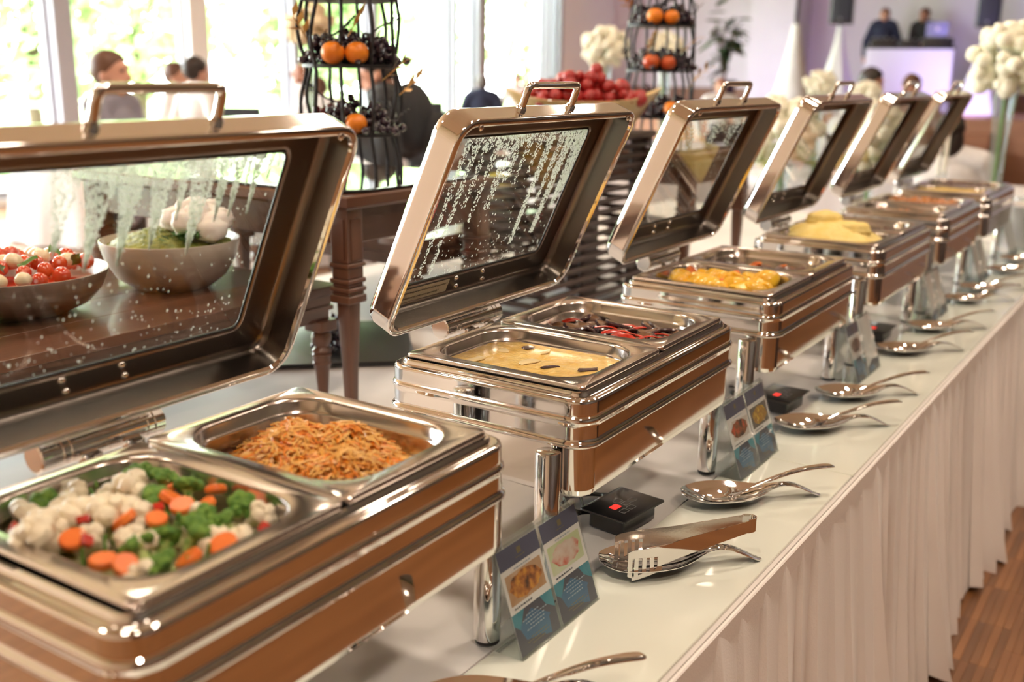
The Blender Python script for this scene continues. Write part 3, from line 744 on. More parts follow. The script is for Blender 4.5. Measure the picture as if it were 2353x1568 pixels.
# --- dish 5: glazed meat
gm = mat('glazed_meat', (.46, .14, .03), .3, var=(.62, .26, .07), scale=40, bump=.4, bscale=120, coat=.4)
GMs = []
for s in range(4):
    b = B(); b.ball((0, 0, 0), (.020, .015, .012), 11, 8, fn=lump(s + 30, .2, 4)); GMs.append(b.mesh('glazed_meat', gm, 60))
for j, top in ((0, -.034), (1, -.016)):
    M = PXF[4, j]; rg = random.Random(81 + j); wd = ('near', 'far')[j]
    o = obj('glaze_sauce', surface(top - .006, .001, 9 + j, .128, .098, .053), mat('glaze_sauce', (.42, .16, .04), .2, coat=.4)); o.matrix_world = M; tag(o, 'orange sauce in the %s pan of the fifth dish' % wd, 'sauce')
    for i, p in enumerate(spots(rg, 26, .10, .072, .029)):
        placed('glazed_meat', GMs[i % 4], M, 'orange-brown glazed meat in the %s pan of the fifth dish' % wd, 'meat', 'glazed meat in the %s pan' % wd, (p[0], p[1], top + .004 * rg.random()), rrot(rg, .5), rg.uniform(.95, 1.3))
# --- dish 6: rice and stew
rice_m = mat('yellow_rice', (.80, .50, .10), .5, var=(.88, .64, .22), scale=120, bump=.8, bscale=260)
o = obj('yellow_rice', surface(-.012, .0025, 17, .1315, .1015, .055, dome=.012), rice_m, ang=80); o.matrix_world = PXF[5, 0]; tag(o, 'yellow rice filling the near pan of the farthest dish', 'rice')
stew(5, 1, 91, 'in the farthest dish', -.014, False, (.40, .13, .04))

# ================================================================== FRONT OF THE TABLE
GZ = .006   # top of the frosted glass
# ---- menu stands: leaning clear acrylic with two printed cards
def photo_mat(name, c1, c2, c3, sc):
    m = mat(name, c1, .35, var=c2, scale=sc)
    N = m.node_tree.nodes; r = [n for n in N if n.type == 'VALTORGB'][0]
    e = r.color_ramp.elements.new(.5); e.color = (*c3, 1)
    return m
PH = {'noodle': photo_mat('photo_noodles', (.12, .045, .02), (.85, .40, .06), (.55, .19, .04), 70), 'fish': photo_mat('photo_fish', (.86, .72, .66), (.72, .20, .14), (.80, .60, .52), 45), 'veg': photo_mat('photo_vegetables', (.06, .03, .02), (.80, .10, .03), (.28, .10, .03), 60),
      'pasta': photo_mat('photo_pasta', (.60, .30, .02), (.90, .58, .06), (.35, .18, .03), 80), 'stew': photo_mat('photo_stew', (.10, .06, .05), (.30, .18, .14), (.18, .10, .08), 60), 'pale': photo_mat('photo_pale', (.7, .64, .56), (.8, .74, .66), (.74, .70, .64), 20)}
CW, CHh = .098, .146
def card(ph, boarder, seed, glare_white=False):
    """print lies in the x (width) / z (height) plane, facing -y"""
    rg = random.Random(seed); b = B()
    mats = [cardw, navy, PH[ph], boarder, blue1, teal, dark1, textg, goldt]
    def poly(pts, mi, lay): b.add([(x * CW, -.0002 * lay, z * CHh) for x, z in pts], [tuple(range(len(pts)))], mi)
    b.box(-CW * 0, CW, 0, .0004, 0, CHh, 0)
    if glare_white:  # reflected glare is painted in: blank white card, little print left
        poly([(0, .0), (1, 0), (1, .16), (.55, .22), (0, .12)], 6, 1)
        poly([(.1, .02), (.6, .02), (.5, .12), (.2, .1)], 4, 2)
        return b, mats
    poly([(0, .81), (1, .81), (1, 1), (0, 1)], 1, 1)
    poly([(.06, .47), (.94, .47), (.94, .755), (.06, .755)] if ph != 'veg' else [(.12, .49), (.9, .47), (.98, .72), (.2, .755)], 3, 1)
    n = 22; pts = [(.5 + .40 * cos(2 * pi * i / n) * rg.uniform(.85, 1.05), .615 + .125 * sin(2 * pi * i / n) * rg.uniform(.85, 1.05)) for i in range(n)]
    poly(pts, 2, 2)
    poly([(0, 0), (1, 0), (1, .40), (0, .40)], 6, 1)
    poly([(0, .40), (.30, .40), (.12, .24), (0, .30)], 5, 2); poly([(.70, .40), (1, .40), (1, .22), (.8, .3)], 5, 2)
    poly([(.10, .26), (.45, .36), (.85, .2), (.6, .07), (.2, .12)], 4, 2); poly([(.55, .12), (.8, .17), (.78, .02), (.62, .05)], 4, 3)
    poly([(.75, .40), (.95, .48), (1, .48), (1, .40)], 0, 3)
    def dashes(z, x0, x1, mi, h):
        x = x0
        while x < x1:
            w_ = rg.uniform(.02, .06); poly([(x, z), (min(x + w_, x1), z), (min(x + w_, x1), z + h), (x, z + h)], mi, 4); x += w_ + .018
    dashes(.775, .30, .72, 7, .012); dashes(.43, .10, .55, 6, .014)
    for i, (x0, x1) in enumerate(((.3, .62), (.2, .8), (.26, .74), (.34, .7), (.25, .68))): dashes(.32 - i * .033, x0, x1, 7, .011)
    for i, (x0, x1) in enumerate(((.3, .7), (.2, .75), (.3, .62))): dashes(.115 - i * .03, x0, x1, 8, .009)
    dashes(.86, .40, .62, 8, .008); poly([(.46, .89), (.56, .89), (.56, .95), (.46, .95)], 8, 2)
    return b, mats
bd = {'wood': mat('photo_board', (.55, .30, .14), .4, var=(.7, .5, .36), scale=20), 'lime': mat('photo_lime', (.66, .74, .44), .4, var=(.80, .80, .72), scale=14), 'paper': mat('photo_paper', (.74, .66, .62), .4), 'slate': mat('photo_slate', (.16, .14, .13), .4)}
LEAN = .32
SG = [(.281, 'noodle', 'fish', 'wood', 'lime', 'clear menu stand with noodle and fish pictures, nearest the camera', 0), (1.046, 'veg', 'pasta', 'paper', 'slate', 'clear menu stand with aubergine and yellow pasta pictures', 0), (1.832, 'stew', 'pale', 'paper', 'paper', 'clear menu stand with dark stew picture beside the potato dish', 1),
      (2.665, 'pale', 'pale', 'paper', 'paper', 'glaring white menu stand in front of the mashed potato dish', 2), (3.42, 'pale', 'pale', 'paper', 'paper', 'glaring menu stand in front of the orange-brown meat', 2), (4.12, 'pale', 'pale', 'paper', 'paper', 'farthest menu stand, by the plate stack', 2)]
for i, (y0, pa, pb, ba_, bb_, lb, glare) in enumerate(SG):
    t = thing('menu_stand', lb, 'menu stand', (.362, y0, GZ), 0, 'acrylic menu stands along the buffet')
    # local frame of the leaning panel: width along +y of the world, height leaning back towards -x
    Mp = Matrix(((0, 1, 0, 0), (1, 0, 0, 0), (0, 0, 1, 0), (0, 0, 0, 1)))
    lean = Matrix.Rotation(-LEAN, 4, 'Y')
    def put(name, bb, mm, off):
        me = bb.mesh(name, mm, 30)
        # (x width, y thickness behind, z up) -> (world -y thickness => +x front)
        T = lean @ Matrix.Translation((off, 0, .002)) @ Matrix(((0, -1, 0, 0), (1, 0, 0, 0), (0, 0, 1, 0), (0, 0, 0, 1)))
        o = obj(name, me, None, t); o.matrix_local = T; return o
    for q, (ph, bo) in enumerate(((pa, ba_), (pb, bb_))):
        y_ = q * .1055
        b = B(); rbox(b, y_ - .001, y_ + .1015, -.0012, .0, -.001, .152, .0008, .0004); p = put('front_pane', b, acryl, .0026); 
        b = B(); rbox(b, y_ - .001, y_ + .1015, .0010, .0024, -.001, .152, .0008, .0004); put('back_pane', b, acryl, .0026)
        cb, cm = card(ph, bd[bo], i * 7 + q, glare_white=(glare == 2) or (glare == 1 and q == 1))
        cb.v = [(v[0] + y_ + .001, v[1], v[2] + .001) for v in cb.v]
        o = put('menu_card', cb, cm, .0018); o['label'] = 'printed menu card'
    b = B(); rbox(b, -.075, .004, -.001, .207, 0, .002, .002, .0006); obj('base_plate', b, acryl, t)
    b = B(); rbox(b, -.003, .0, -.001, .207, .001, .152, .001, .0006); 
    o = obj('rear_strut', b, acryl, t); o.matrix_local = Matrix.Translation((-.073, 0, 0)) @ Matrix.Rotation(.16, 4, 'Y')

# ---- spoon rests, serving spoons and tongs
def spoon_mesh(name, st, m, thick=.0014, nw=10, seg=5):
    P = catmull(st, seg); b = B(); top = []; bot = []
    for (s, hw, z, dish) in P:
        hw = max(hw, .0008)
        top.append([(s, hw * t, z + dish * t * t) for t in [i * 2 / nw - 1 for i in range(nw + 1)]])
        bot.append([(s, hw * t, z + dish * t * t - thick) for t in [i * 2 / nw - 1 for i in range(nw + 1)]])
    L = [a + c[::-1] for a, c in zip(top, bot)]
    b.loft(L)
    return b.mesh(name, m, 60)
rest_st = [(0, .001, .0200, 0), (.006, .024, .0175, .004), (.024, .041, .0100, .010), (.052, .050, .0040, .017), (.085, .051, .0030, .018), (.118, .043, .0052, .015), (.145, .029, .0110, .010), (.166, .016, .0195, .004), (.184, .0105, .0255, .0015), (.202, .0105, .0275, 0), (.222, .0125, .0250, -.001), (.243, .0135, .0165, -.002), (.262, .010, .0060, -.001), (.272, .002, .0022, 0)]
RM = spoon_mesh('spoon_rest', rest_st, steel)
sp_st = [(0, .001, .0150, 0), (.004, .014, .0125, .003), (.020, .026, .0060, .009), (.045, .031, .0035, .012), (.066, .024, .0062, .010), (.082, .010, .0125, .005), (.092, .0065, .0170, .003), (.120, .0058, .0270, .002), (.160, .0066, .0400, .001), (.200, .0078, .0490, .001), (.235, .0088, .0525, .001), (.262, .0085, .0525, .001), (.271, .003, .0515, 0)]
SM = spoon_mesh('serving_spoon', sp_st, steel, .0018)
RS = [(.322, .095, 'at the bottom of the picture near the first menu stand'), (.322, .562, 'under the slotted tongs'), (.316, .880, 'beside the yellow gratin dish, nearer the camera'), (.314, 1.368, 'beside the second black controller'), (.315, 1.648, 'in front of the third dish, farther of its pair'), (.322, 2.165, 'behind the stew menu stand'), (.322, 2.494, 'beside the white menu stand'), (.325, 3.00, 'past the white menu stand, nearer of two'), (.322, 3.24, 'past the white menu stand, farther of two'), (.335, 3.70, 'far along the table by the last dish'), (.335, 4.0, 'farthest along, beside the plate stack')]
ANG = radians(44.5)
for i, (x, y, wd) in enumerate(RS):
    rgk = random.Random(i + 5); a = ANG + (rgk.uniform(-.05, .05) if i > 2 else 0)
    o = obj('spoon_rest', RM, None, None, (x, y, GZ), (0, 0, a)); tag(o, 'mirror steel spoon rest ' + wd, 'spoon rest', 'steel spoon rests')
    if i == 1: continue
    d = Vector((cos(a), sin(a), 0)); n = Vector((-sin(a), cos(a), 0))
    p = Vector((x, y, GZ + .0042)) + d * .026 - n * .010
    o = obj('serving_spoon', SM, None, None, p, (0, 0, a + .05)); tag(o, 'steel serving spoon ' + wd, 'spoon', 'steel serving spoons')
# tongs: two spring arms joined by a bow, slotted ends
tg = thing('serving_tongs', 'steel serving tongs with slotted ends resting on a spoon rest', 'tongs', (.322 + .035, .562 + .014, GZ + .012), ANG + .06)
def arm(sgn):
    b = B(); ys = lambda x: sgn * (.029 - .020 * max(0, (x - .03)) / .2)
    def plate(x0, x1, z0a, z1a, z0b, z1b, m=4):
        L = []
        for k in range(m + 1):
            t = k / m; x = x0 + (x1 - x0) * t; za = z0a + (z0b - z0a) * t; zb = z1a + (z1b - z1a) * t; y = ys(x) + sgn * .004 * sin(pi * min(1, max(0, (x + .01) / .1)))
            L.append([(x, y - .0007, za), (x, y + .0007, za), (x, y + .0007, zb), (x, y - .0007, zb)])
        b.loft(L)
    plate(.050, .205, .014, .046, .044, .064, 10)
    plate(-.004, .003, .000, .040, -.003, .043, 2)
    plate(.003, .05, .030, .043, .030, .047, 4)
    for k in range(4): plate(.006 + k * .0125, .0125 + k * .0125, -.003 + .004 * k, .030, -.002 + .004 * k, .031, 2)
    plate(.003, .052, -.008, -.001, .006, .013, 4)
    return b
for s in (-1, 1): obj('arm', arm(s), satin if s > 0 else steel, tg, ang=40)
b = B(); L = []
for k in range(13):
    a = -pi / 2 + pi * k / 12; y = .0115 * sin(a); x = .204 + .018 * cos(a); L.append([(x - .0008 * cos(a), y - .0008 * sin(a), .043), (x + .0008 * cos(a), y + .0008 * sin(a), .043), (x + .0008 * cos(a), y + .0008 * sin(a), .066), (x - .0008 * cos(a), y - .0008 * sin(a), .066)])
b.loft(L); obj('spring_bow', b, steel, tg, ang=50)

# ---- black temperature controllers with their coiled leads
cl = ['black temperature controller with red display, beside the gratin dish', 'black temperature controller in front of the potato dish', 'black temperature controller by the mashed potato dish']
for i, (x, y, rz) in enumerate(((.262, .752, -.10), (.262, 1.545, -.06), (.262, 2.36, 0))):
    t = thing('temperature_controller', cl[i], 'controller', (x, y, .004), rz, 'black temperature controllers')
    b = B(); rbox(b, -.036, .036, -.052, .052, 0, .031, .006, .002); obj('housing', b, plastic, t)
    b = B(); b.loft([rr(.046, .062, .004, .0305), rr(.0475, .0635, .005, .032), rr(.047, .063, .005, .0345), rr(.044, .060, .004, .0355)]); obj('front_plate', b, plastic, t)
    b = B(); rbox(b, -.008, .006, -.032, -.012, .0354, .0360, .001, .0002); obj('display', b, redled, t)
    for (kx, ky) in ((.020, -.026), (.020, -.004), (.004, .004), (-.012, .002), (.004, .024)):
        b = B(); b.tube([(p[0], p[1], .0358) for p in rr(.006, .0085, .003, 0, kx, ky, 3)], .0005, 4, True); obj('key', b, keym, t)
    b = B(); rg = random.Random(i)
    pts = [(0, .05, .014), (-.03, .085, .012), (-.06, .06, .010)]
    for k in range(40):
        a = k * .62; pts.append((-.085 + (.036 + rg.uniform(-.008, .008)) * cos(a), .02 + (.05 + rg.uniform(-.01, .01)) * sin(a), .006 + .010 * (k % 10) / 10 + .004 * sin(a * 2)))
    pts += [(-.13, .06, .005), (-.16, .07, .005)]
    b.tube(catmull([(p[0], p[1] - .01, p[2]) for p in pts], 3), .0027, 6); obj('cable', b, rubber, t)
# ---- stack of dinner plates at the far end
pm_ = B(); pm_.lathe([(.001, 0), (.075, 0), (.08, .003), (.118, .012), (.130, .016), (.1305, .0185), (.118, .0150), (.078, .006), (.001, .005)], 40, c0=True, c1=True)
china = mat('white_china', (.80, .77, .74), .15, coat=.5); pme = pm_.mesh('dinner_plate', china, 50)
for k in range(24):
    o = obj('dinner_plate', pme, None, None, (.375 + RNG.uniform(-.002, .002), 4.52 + RNG.uniform(-.002, .002), .0062 + k * .0078)); tag(o, 'white dinner plate in the tall stack at the table end', 'plate', 'stacked dinner plates')

# ================================================================== WOODEN RISERS AND DISPLAYS
def square_leg(t, x, y, h, z0=0, wd=.026):
    b = B()
    L = []
    for (hw, z) in ((.012, 0), (.0125, .004), (.0145, .10), (.0185, .20), (.0195, .244), (.0195, .25)): L.append(rr(hw, hw, .004, z, n=2))
    b.loft(L); lg = obj('leg', b, woodv, t, (x, y, z0))
    zt = h
    for (hw, za, zb) in ((.030, .252, .270), (.026, .270, .278), (.030, .278, .288), (.025, .288, .298), (.030, .298, .308), (.0255, .308, .334), (.030, .334, .344)):
        b = B(); rbox(b, -hw, hw, -hw, hw, za, zb, .003, .002); obj('moulding', b, woodv, lg)
    b = B(); rbox(b, -.026, .026, -.026, .026, .344, zt, .003, .002); obj('leg_block', b, woodv, lg)
    for (dx, dy) in ((1, 0), (-1, 0), (0, 1), (0, -1)):
        b = B(); zc = (.352, zt - .022)
        if dx: b.box(dx * .0255, dx * .0285, -.016, .016, *zc)
        else: b.box(-.016, .016, dy * .0255, dy * .0285, *zc)
        obj('panel', b, woodv, lg)
def tall_console(x0, x1, y0, y1, label):
    cx, cy = (x0 + x1) / 2, (y0 + y1) / 2
    t = thing('wooden_riser', label, 'riser table', (cx, cy, 0)); hx, hy = (x1 - x0) / 2, (y1 - y0) / 2
    b = B(); b.loft([rr(hx - .012, hy - .012, .004, .466, n=2), rr(hx - .010, hy - .010, .004, .470, n=2), rr(hx, hy, .004, .474, n=2), rr(hx, hy, .004, .494, n=2), rr(hx - .004, hy - .004, .004, .498, n=2)]); obj('top', b, wood, t)
    for sx in (-1, 1):
        for sy in (-1, 1): square_leg(t, sx * (hx - .045), sy * (hy - .045), .466)
    for sx in (-1, 1):
        b = B(); rbox(b, sx * (hx - .045) - .010, sx * (hx - .045) + .010, -hy + .072, hy - .072, .385, .466, .003); obj('apron', b, wood, t)
    for sy in (-1, 1):
        b = B(); rbox(b, -hx + .072, hx - .072, sy * (hy - .045) - .010, sy * (hy - .045) + .010, .385, .466, .003); obj('apron', b, wood, t)
    return t
def low_table(x0, x1, y0, y1, label, h=.274):
    cx, cy = (x0 + x1) / 2, (y0 + y1) / 2
    t = thing('low_wooden_riser', label, 'riser table', (cx, cy, 0)); hx, hy = (x1 - x0) / 2, (y1 - y0) / 2
    n = 5; w_ = 2 * hx / n
    for k in range(n):
        b = B(); rbox(b, -hx + k * w_ + .0004, -hx + (k + 1) * w_ - .0004, -hy, hy, h - .022, h, .003, .0012); obj('top_plank', b, wood, t)
    for k, (o, za, zb) in enumerate(((.008, h - .034, h - .022), (.016, h - .048, h - .035), (.012, h - .060, h - .049), (.020, h - .086, h - .061))):
        b = B(); b.loft([rr(hx - o, hy - o, .004, za, n=2), rr(hx - o, hy - o, .004, zb, n=2), rr(hx - o - .02, hy - o - .02, .004, zb, n=2), rr(hx - o - .02, hy - o - .02, .004, za, n=2), rr(hx - o, hy - o, .004, za, n=2)], False, False); obj('apron_moulding', b, wood, t)
    for sx in (-1, 1):
        for sy in (-1, 1):
            b = B(); b.lathe([(.012, 0), (.0135, .01), (.017, .06), (.0205, .078), (.0225, .080), (.0225, .084), (.0205, .086), (.021, .098), (.023, .1), (.023, .104), (.020, .107), (.023, .110), (.023, .114), (.0195, .118), (.017, .124), (.023, .135), (.0245, .148), (.020, .160), (.015, .164)], 24, c0=True)
            lg = obj('leg', b, woodv, t, (sx * (hx - .035), sy * (hy - .035), 0))
            b = B(); rbox(b, -.028, .028, -.028, .028, .163, .19, .003); obj('leg_block', b, woodv, lg)
    return t
tall_console(-1.52, -.52, .915, 1.50, 'tall carved wooden riser carrying the near fruit stand')
low_table(-1.42, -.645, -.42, 1.02, 'low wooden riser table carrying the tomato and guacamole bowls')
low_table(-1.66, -.90, 1.62, 2.55, 'low wooden riser table behind the second lid with pasta bowl')
tall_console(-1.25, -.45, 2.58, 3.16, 'tall wooden riser carrying the far fruit stand')
# mirror trays under the two fruit stands
mirror = mat('mirror', (.86, .9, .88), .02, 1)
def mirror_tray(x, y, z, rx, ry, label):
    t = thing('mirror_tray', label, 'tray', (x, y, z))
    b = B(); b.loft([rr(rx - .004, ry - .004, min(rx, ry) * .35, 0, n=8), rr(rx, ry, min(rx, ry) * .35, .002, n=8), rr(rx, ry, min(rx, ry) * .35, .007, n=8), rr(rx - .008, ry - .008, min(rx, ry) * .33, .0075, n=8)]); obj('tray_rim', b, plastic, t)
    b = B(); b.loft([rr(rx - .009, ry - .009, min(rx, ry) * .33, .0072, n=8), rr(rx - .009, ry - .009, min(rx, ry) * .33, .0080, n=8)]); obj('mirror_plate', b, mirror, t)
mirror_tray(-.835, 1.21, .498, .30, .28, 'black edged mirror tray under the near fruit stand')
mirror_tray(-.80, 2.86, .498, .30, .26, 'black edged mirror tray under the far fruit stand')
b = B(); rbox(b, -.24, .24, -.24, .24, 0, .012, .02, .003); o = obj('black_display_board', b, plastic, None, (-1.0, 1.33, .001), (0, 0, .75)); tag(o, 'glossy black board lying on the cloth beneath the tall riser', 'display board')

# ---- fruit
grape_ms = [mat('grape_black', (.022, .012, .022), .22, var=(.04, .022, .04), scale=60, coat=.5), mat('grape_red', (.12, .014, .022), .25, var=(.18, .03, .035), scale=60, coat=.5)]
GR = []
for m in grape_ms:
    b = B(); b.ball((0, 0, 0), (.0098, .0098, .0112), 10, 8); GR.append(b.mesh('grape', m, 60))
def bunch(p, n, spread, kind, label, seed, hgt=.05):
    rg = random.Random(seed); t = thing('grape_bunch', label, 'grapes', p, rg.uniform(0, 6), 'grape bunches on the fruit stands')
    out = []
    for _ in range(900):
        q = Vector((rg.gauss(0, spread * .45), rg.gauss(0, spread * .32), 0)); q.z = .011 + hgt * max(0, 1 - (q.x / spread) ** 2 - (q.y / (spread * .8)) ** 2) * rg.random()
        if all((q - u).length > .0165 for u in out): out.append(q)
        if len(out) >= n: break
    for q in out:
        o = bpy.data.objects.new('grape', GR[kind]); COL.objects.link(o); o.parent = t; o.location = q; o.rotation_euler = (rg.uniform(-1, 1), rg.uniform(-1, 1), 0)
    b = B(); b.tube(catmull([(0, 0, .012), (.008, .003, hgt + .006), (.014, .006, hgt + .022)], 3), .0016, 6); obj('stalk', b, bark, t)
orange_m = mat('persimmon', (.84, .26, .015), .4, var=(.80, .20, .012), scale=10, bump=.08, bscale=120)
def fruit(p, r, label, m=orange_m, grp='orange fruits on the stands', tilt=.1):
    t = thing('orange_fruit', label, 'fruit', p, RNG.uniform(0, 6), grp)
    b = B(); b.ball((0, 0, r * .97), (r, r, r * .97), 18, 12, fn=lambda d: 1 - .06 * max(0, abs(d.z) - .75) / .25); obj('flesh', b, m, t, ang=80)
    b = B()
    for k in range(4): b.add([(0, 0, r * 1.86), (r * .3 * cos(k * 1.57 + .4), r * .3 * sin(k * 1.57 + .4), r * 1.88), (r * .42 * cos(k * 1.57), r * .42 * sin(k * 1.57), r * 1.82), (r * .3 * cos(k * 1.57 - .4), r * .3 * sin(k * 1.57 - .4), r * 1.88)], [(0, 1, 2, 3)])
    obj('calyx', b, herb_m, t)
def leafspray(b, p, d, s, rg):
    d = Vector(d).normalized(); n = d.orthogonal().normalized()
    for k in range(5):
        q = Vector(p) + d * s * (.2 + .2 * k); a = (1 if k % 2 else -1)
        u = (d + n * a * .9).normalized(); w_ = u.cross(Vector((rg.uniform(-.3, .3), .3, 1))).normalized()
        L = s * .55
        b.add([q, q + u * L * .45 + w_ * L * .2, q + u * L, q + u * L * .45 - w_ * L * .2 + Vector((0, 0, .003))], [(0, 1, 2), (0, 2, 3)])
    b.tube([p, Vector(p) + d * s], .0014, 5)
def fruit_stand(x, y, z, rz, label, words, seed):
    t = thing('fruit_stand', label, 'fruit stand', (x, y, z), rz)
    rx, ry = .115, .105
    tiers = [.105, .268, .425]
    N = 10
    for k in range(N):
        a = 2 * pi * k / N + .2; P = []
        for i in range(25):
            h = i * .0255
            bul = 1 + .10 * abs(sin(pi * (h - .105) / .16)) * (1 if h < .43 else .6) - (0 if h < .43 else (h - .43) * 1.4)
            P.append((rx * bul * cos(a) + .004 * sin(h * 31 + k), ry * bul * sin(a) + .004 * cos(h * 27 + k * 2), h))
        b = B(); b.tube(P, .0047, 7); obj('upright', b, iron, t)
    for h in tiers + [.58]:
        rs = 1.02 if h < .5 else .86
        b = B(); b.loft([[(r * rs * rx * cos(2 * pi * k / 30), r * rs * ry * sin(2 * pi * k / 30), h + dz) for k in range(30)] for r, dz in ((.99, -.005), (1.05, -.004), (1.05, .004), (.99, .004), (.98, .0))]); obj('tier_tray', b, iron, t)
    rg = random.Random(seed)
    for k in range(9):
        a = rg.uniform(0, 6.28); h = rg.choice((.13, .30, .46)) + rg.uniform(0, .05)
        P = catmull([(rx * 1.02 * cos(a), ry * 1.02 * sin(a), h), (rx * 1.10 * cos(a + .35), ry * 1.1 * sin(a + .35), h + rg.uniform(-.01, .03)), (rx * 1.06 * cos(a + .75), ry * 1.06 * sin(a + .75), h + rg.uniform(.02, .05))], 4)
        b = B(); b.tube(P, .0026, 6); leafspray(b, P[5], (cos(a + 1.5), sin(a + 1.5), .5), .035, rg); obj('vine', b, iron, t)
    for k in range(5):
        a = (-.9, -.2, .55, -1.9, -2.6)[k]; h = (.335, .235, .20, .33, .47)[k]
        b = B(); leafspray(b, (rx * 1.08 * cos(a), ry * 1.08 * sin(a), h), (cos(a + .6), sin(a + .6), .8), .075, rg); obj('gold_leaf_spray', b, gold, t)
    T = Matrix.Translation((x, y, z)) @ Matrix.Rotation(rz, 4, 'Z')
    # bearing of the camera from the stand, so the fruit sits at the front of each tier as seen in the room
    for ti, h in enumerate(tiers):
        tw = ('lowest', 'middle', 'top')[ti]
        for q in range(5):
            a = q * 1.257 + .3 * ti; p = T @ Vector((.070 * cos(a), .064 * sin(a), h + .002))
            bunch(p, 32, .056, 1 if (ti == 0 and q in (2, 3)) else 0, ('dark grape bunch on the %s tier of the %s fruit stand' if not (ti == 0 and q in (2, 3)) else 'red grape bunch on the %s tier of the %s fruit stand') % (tw, words), seed * 31 + ti * 7 + q, .062)
        p = T @ Vector((0, 0, h + .002)); bunch(p, 22, .045, 0, 'dark grape bunch on the %s tier of the %s fruit stand' % (tw, words), seed + 77 + ti, .075)
    return T
FT = fruit_stand(-.775, 1.215, .506, 0, 'black iron tiered fruit stand on the near tall riser', 'near', 3)
FT2 = fruit_stand(-.70, 2.78, .506, .4, 'black iron tiered fruit stand on the far tall riser', 'far', 9)
cdir = Vector((CAM.x + .775, CAM.y - 1.215, 0)).normalized(); cs = Vector((-cdir.y, cdir.x, 0))
for (o_, s_, h, r, lb) in ((.100, -.040, .270, .0285, 'orange persimmon beside the gold leaf on the near stand, middle tier'), (.103, .016, .270, .0285, 'rounder orange persimmon on the near stand, middle tier'), (.104, .010, .107, .027, 'orange persimmon on the lowest tier of the near stand')):
    fruit(Vector((-.775, 1.215, .506 + h)) + cdir * o_ + cs * s_, r, lb)
redo = mat('pomegranate', (.50, .05, .02), .35, var=(.70, .20, .03), scale=9)
cdir2 = Vector((CAM.x + .70, CAM.y - 2.78, 0)).normalized(); cs2 = Vector((-cdir2.y, cdir2.x, 0))
for (o_, s_, h, r, lb, m) in ((.102, -.024, .427, .029, 'larger orange on the upper tier of the far stand', orange_m), (.102, .034, .427, .026, 'smaller orange on the upper tier of the far stand', orange_m), (.102, -.030, .270, .030, 'red pomegranate on the middle tier of the far stand', redo), (.102, .030, .270, .027, 'red-orange persimmon on the middle tier of the far stand', redo), (.102, .05, .107, .03, 'orange on the lowest tier of the far stand', orange_m)):
    fruit(Vector((-.70, 2.78, .506 + h)) + cdir2 * o_ + cs2 * s_, r, lb, m)
bunch(Vector((-.93, 1.28, .0135)), 26, .06, 0, 'dark grape bunch lying on the glossy black board', 401)
bunch(Vector((-1.04, 1.40, .0135)), 26, .06, 0, 'dark grape bunch at the back of the black board', 402)

# ---- bowls on the low risers
pearl = mat('pearl_shell_bowl', (.66, .58, .50), .28, var=(.56, .49, .43), scale=5, stretch=(1, 1, 7), coat=.4); greybowl = mat('grey_brushed_bowl', (.24, .20, .19), .3, .5, var=(.34, .30, .29), scale=6, stretch=(1, 1, 9), coat=.3); pale_bowl = mat('cream_bowl', (.82, .70, .52), .3, coat=.3)
def bowl(name, x, y, z, r, h, m, label):
    b = B(); b.lathe([(.001, 0), (r * .5, 0), (r * .56, .003), (r * .78, h * .25), (r * .93, h * .6), (r * .995, h * .93), (r, h), (r * .985, h * 1.005), (r * .97, h * .95), (r * .90, h * .6), (r * .74, h * .28), (r * .5, h * .1), (.001, h * .1)], 56, c0=True, c1=True)
    o = obj(name, b, m, None, (x, y, z), ang=60); return tag(o, label, 'bowl')
bowl('serving_bowl', -.93, .765, .2745, .155, .112, pearl, 'pearly cream bowl of guacamole seen through the closest lid')
bowl('serving_bowl', -.962, .405, .2745, .180, .088, greybowl, 'grey brushed bowl of tomatoes and mozzarella')
bowl('serving_bowl', -1.12, 2.30, .2745, .125, .105, pale_bowl, 'cream bowl of yellow salad seen through the second lid')
# guacamole with parsley and a cloud of white foam
gu = mat('guacamole', (.10, .14, .012), .45, var=(.30, .32, .05), scale=60, bump=.7, bscale=110)
b = B(); rgq = random.Random(3)
b.lathe([(.142, .085), (.140, .095), (.12, .112), (.07, .128), (.001, .135)], 40, c0=True)
for k in range(320):
    r = sqrt(rgq.random()) * .136; a = rgq.uniform(0, 6.28); b.ball((r * cos(a), r * sin(a), .137 - .047 * (r / .15) ** 1.6), (rgq.uniform(.006, .012), rgq.uniform(.005, .009), rgq.uniform(.004, .007)), 7, 5)
o = obj('guacamole', b, gu, None, (-.93, .765, .2745)); tag(o, 'chunky green guacamole in the pearly bowl', 'guacamole'); o['kind'] = 'stuff'
b = B()
R3 = Vector((Rv.x, Rv.y, 0))
for k in range(46):
    a = rgq.uniform(0, 6.28); q = -cs * (-.055) + cdir * (.075) + Vector((rgq.gauss(0, .02), rgq.gauss(0, .02), 0)); q = Vector((q.x, q.y, .118 + rgq.uniform(0, .018)))
    u = Vector((cos(a), sin(a), rgq.uniform(.2, .8))).normalized() * rgq.uniform(.014, .026); w_ = u.cross(Vector((0, 0, 1))).normalized() * .009
    b.add([q, q + u * .5 + w_, q + u, q + u * .5 - w_, q + u * .75 + w_ * 1.3, q + u * .75 - w_ * 1.3], [(0, 1, 2), (0, 2, 3), (1, 4, 2), (2, 5, 3)])
o = obj('parsley', b, mat('parsley', (.05, .16, .03), .5), None, (-.93, .765, .2745)); tag(o, 'dark green parsley sprig on the guacamole', 'parsley')
foam = mat('white_foam', (.90, .83, .80), .6, sss=.2, bump=.3, bscale=40)
b = B(); q0 = cs * .064 + cdir * .02
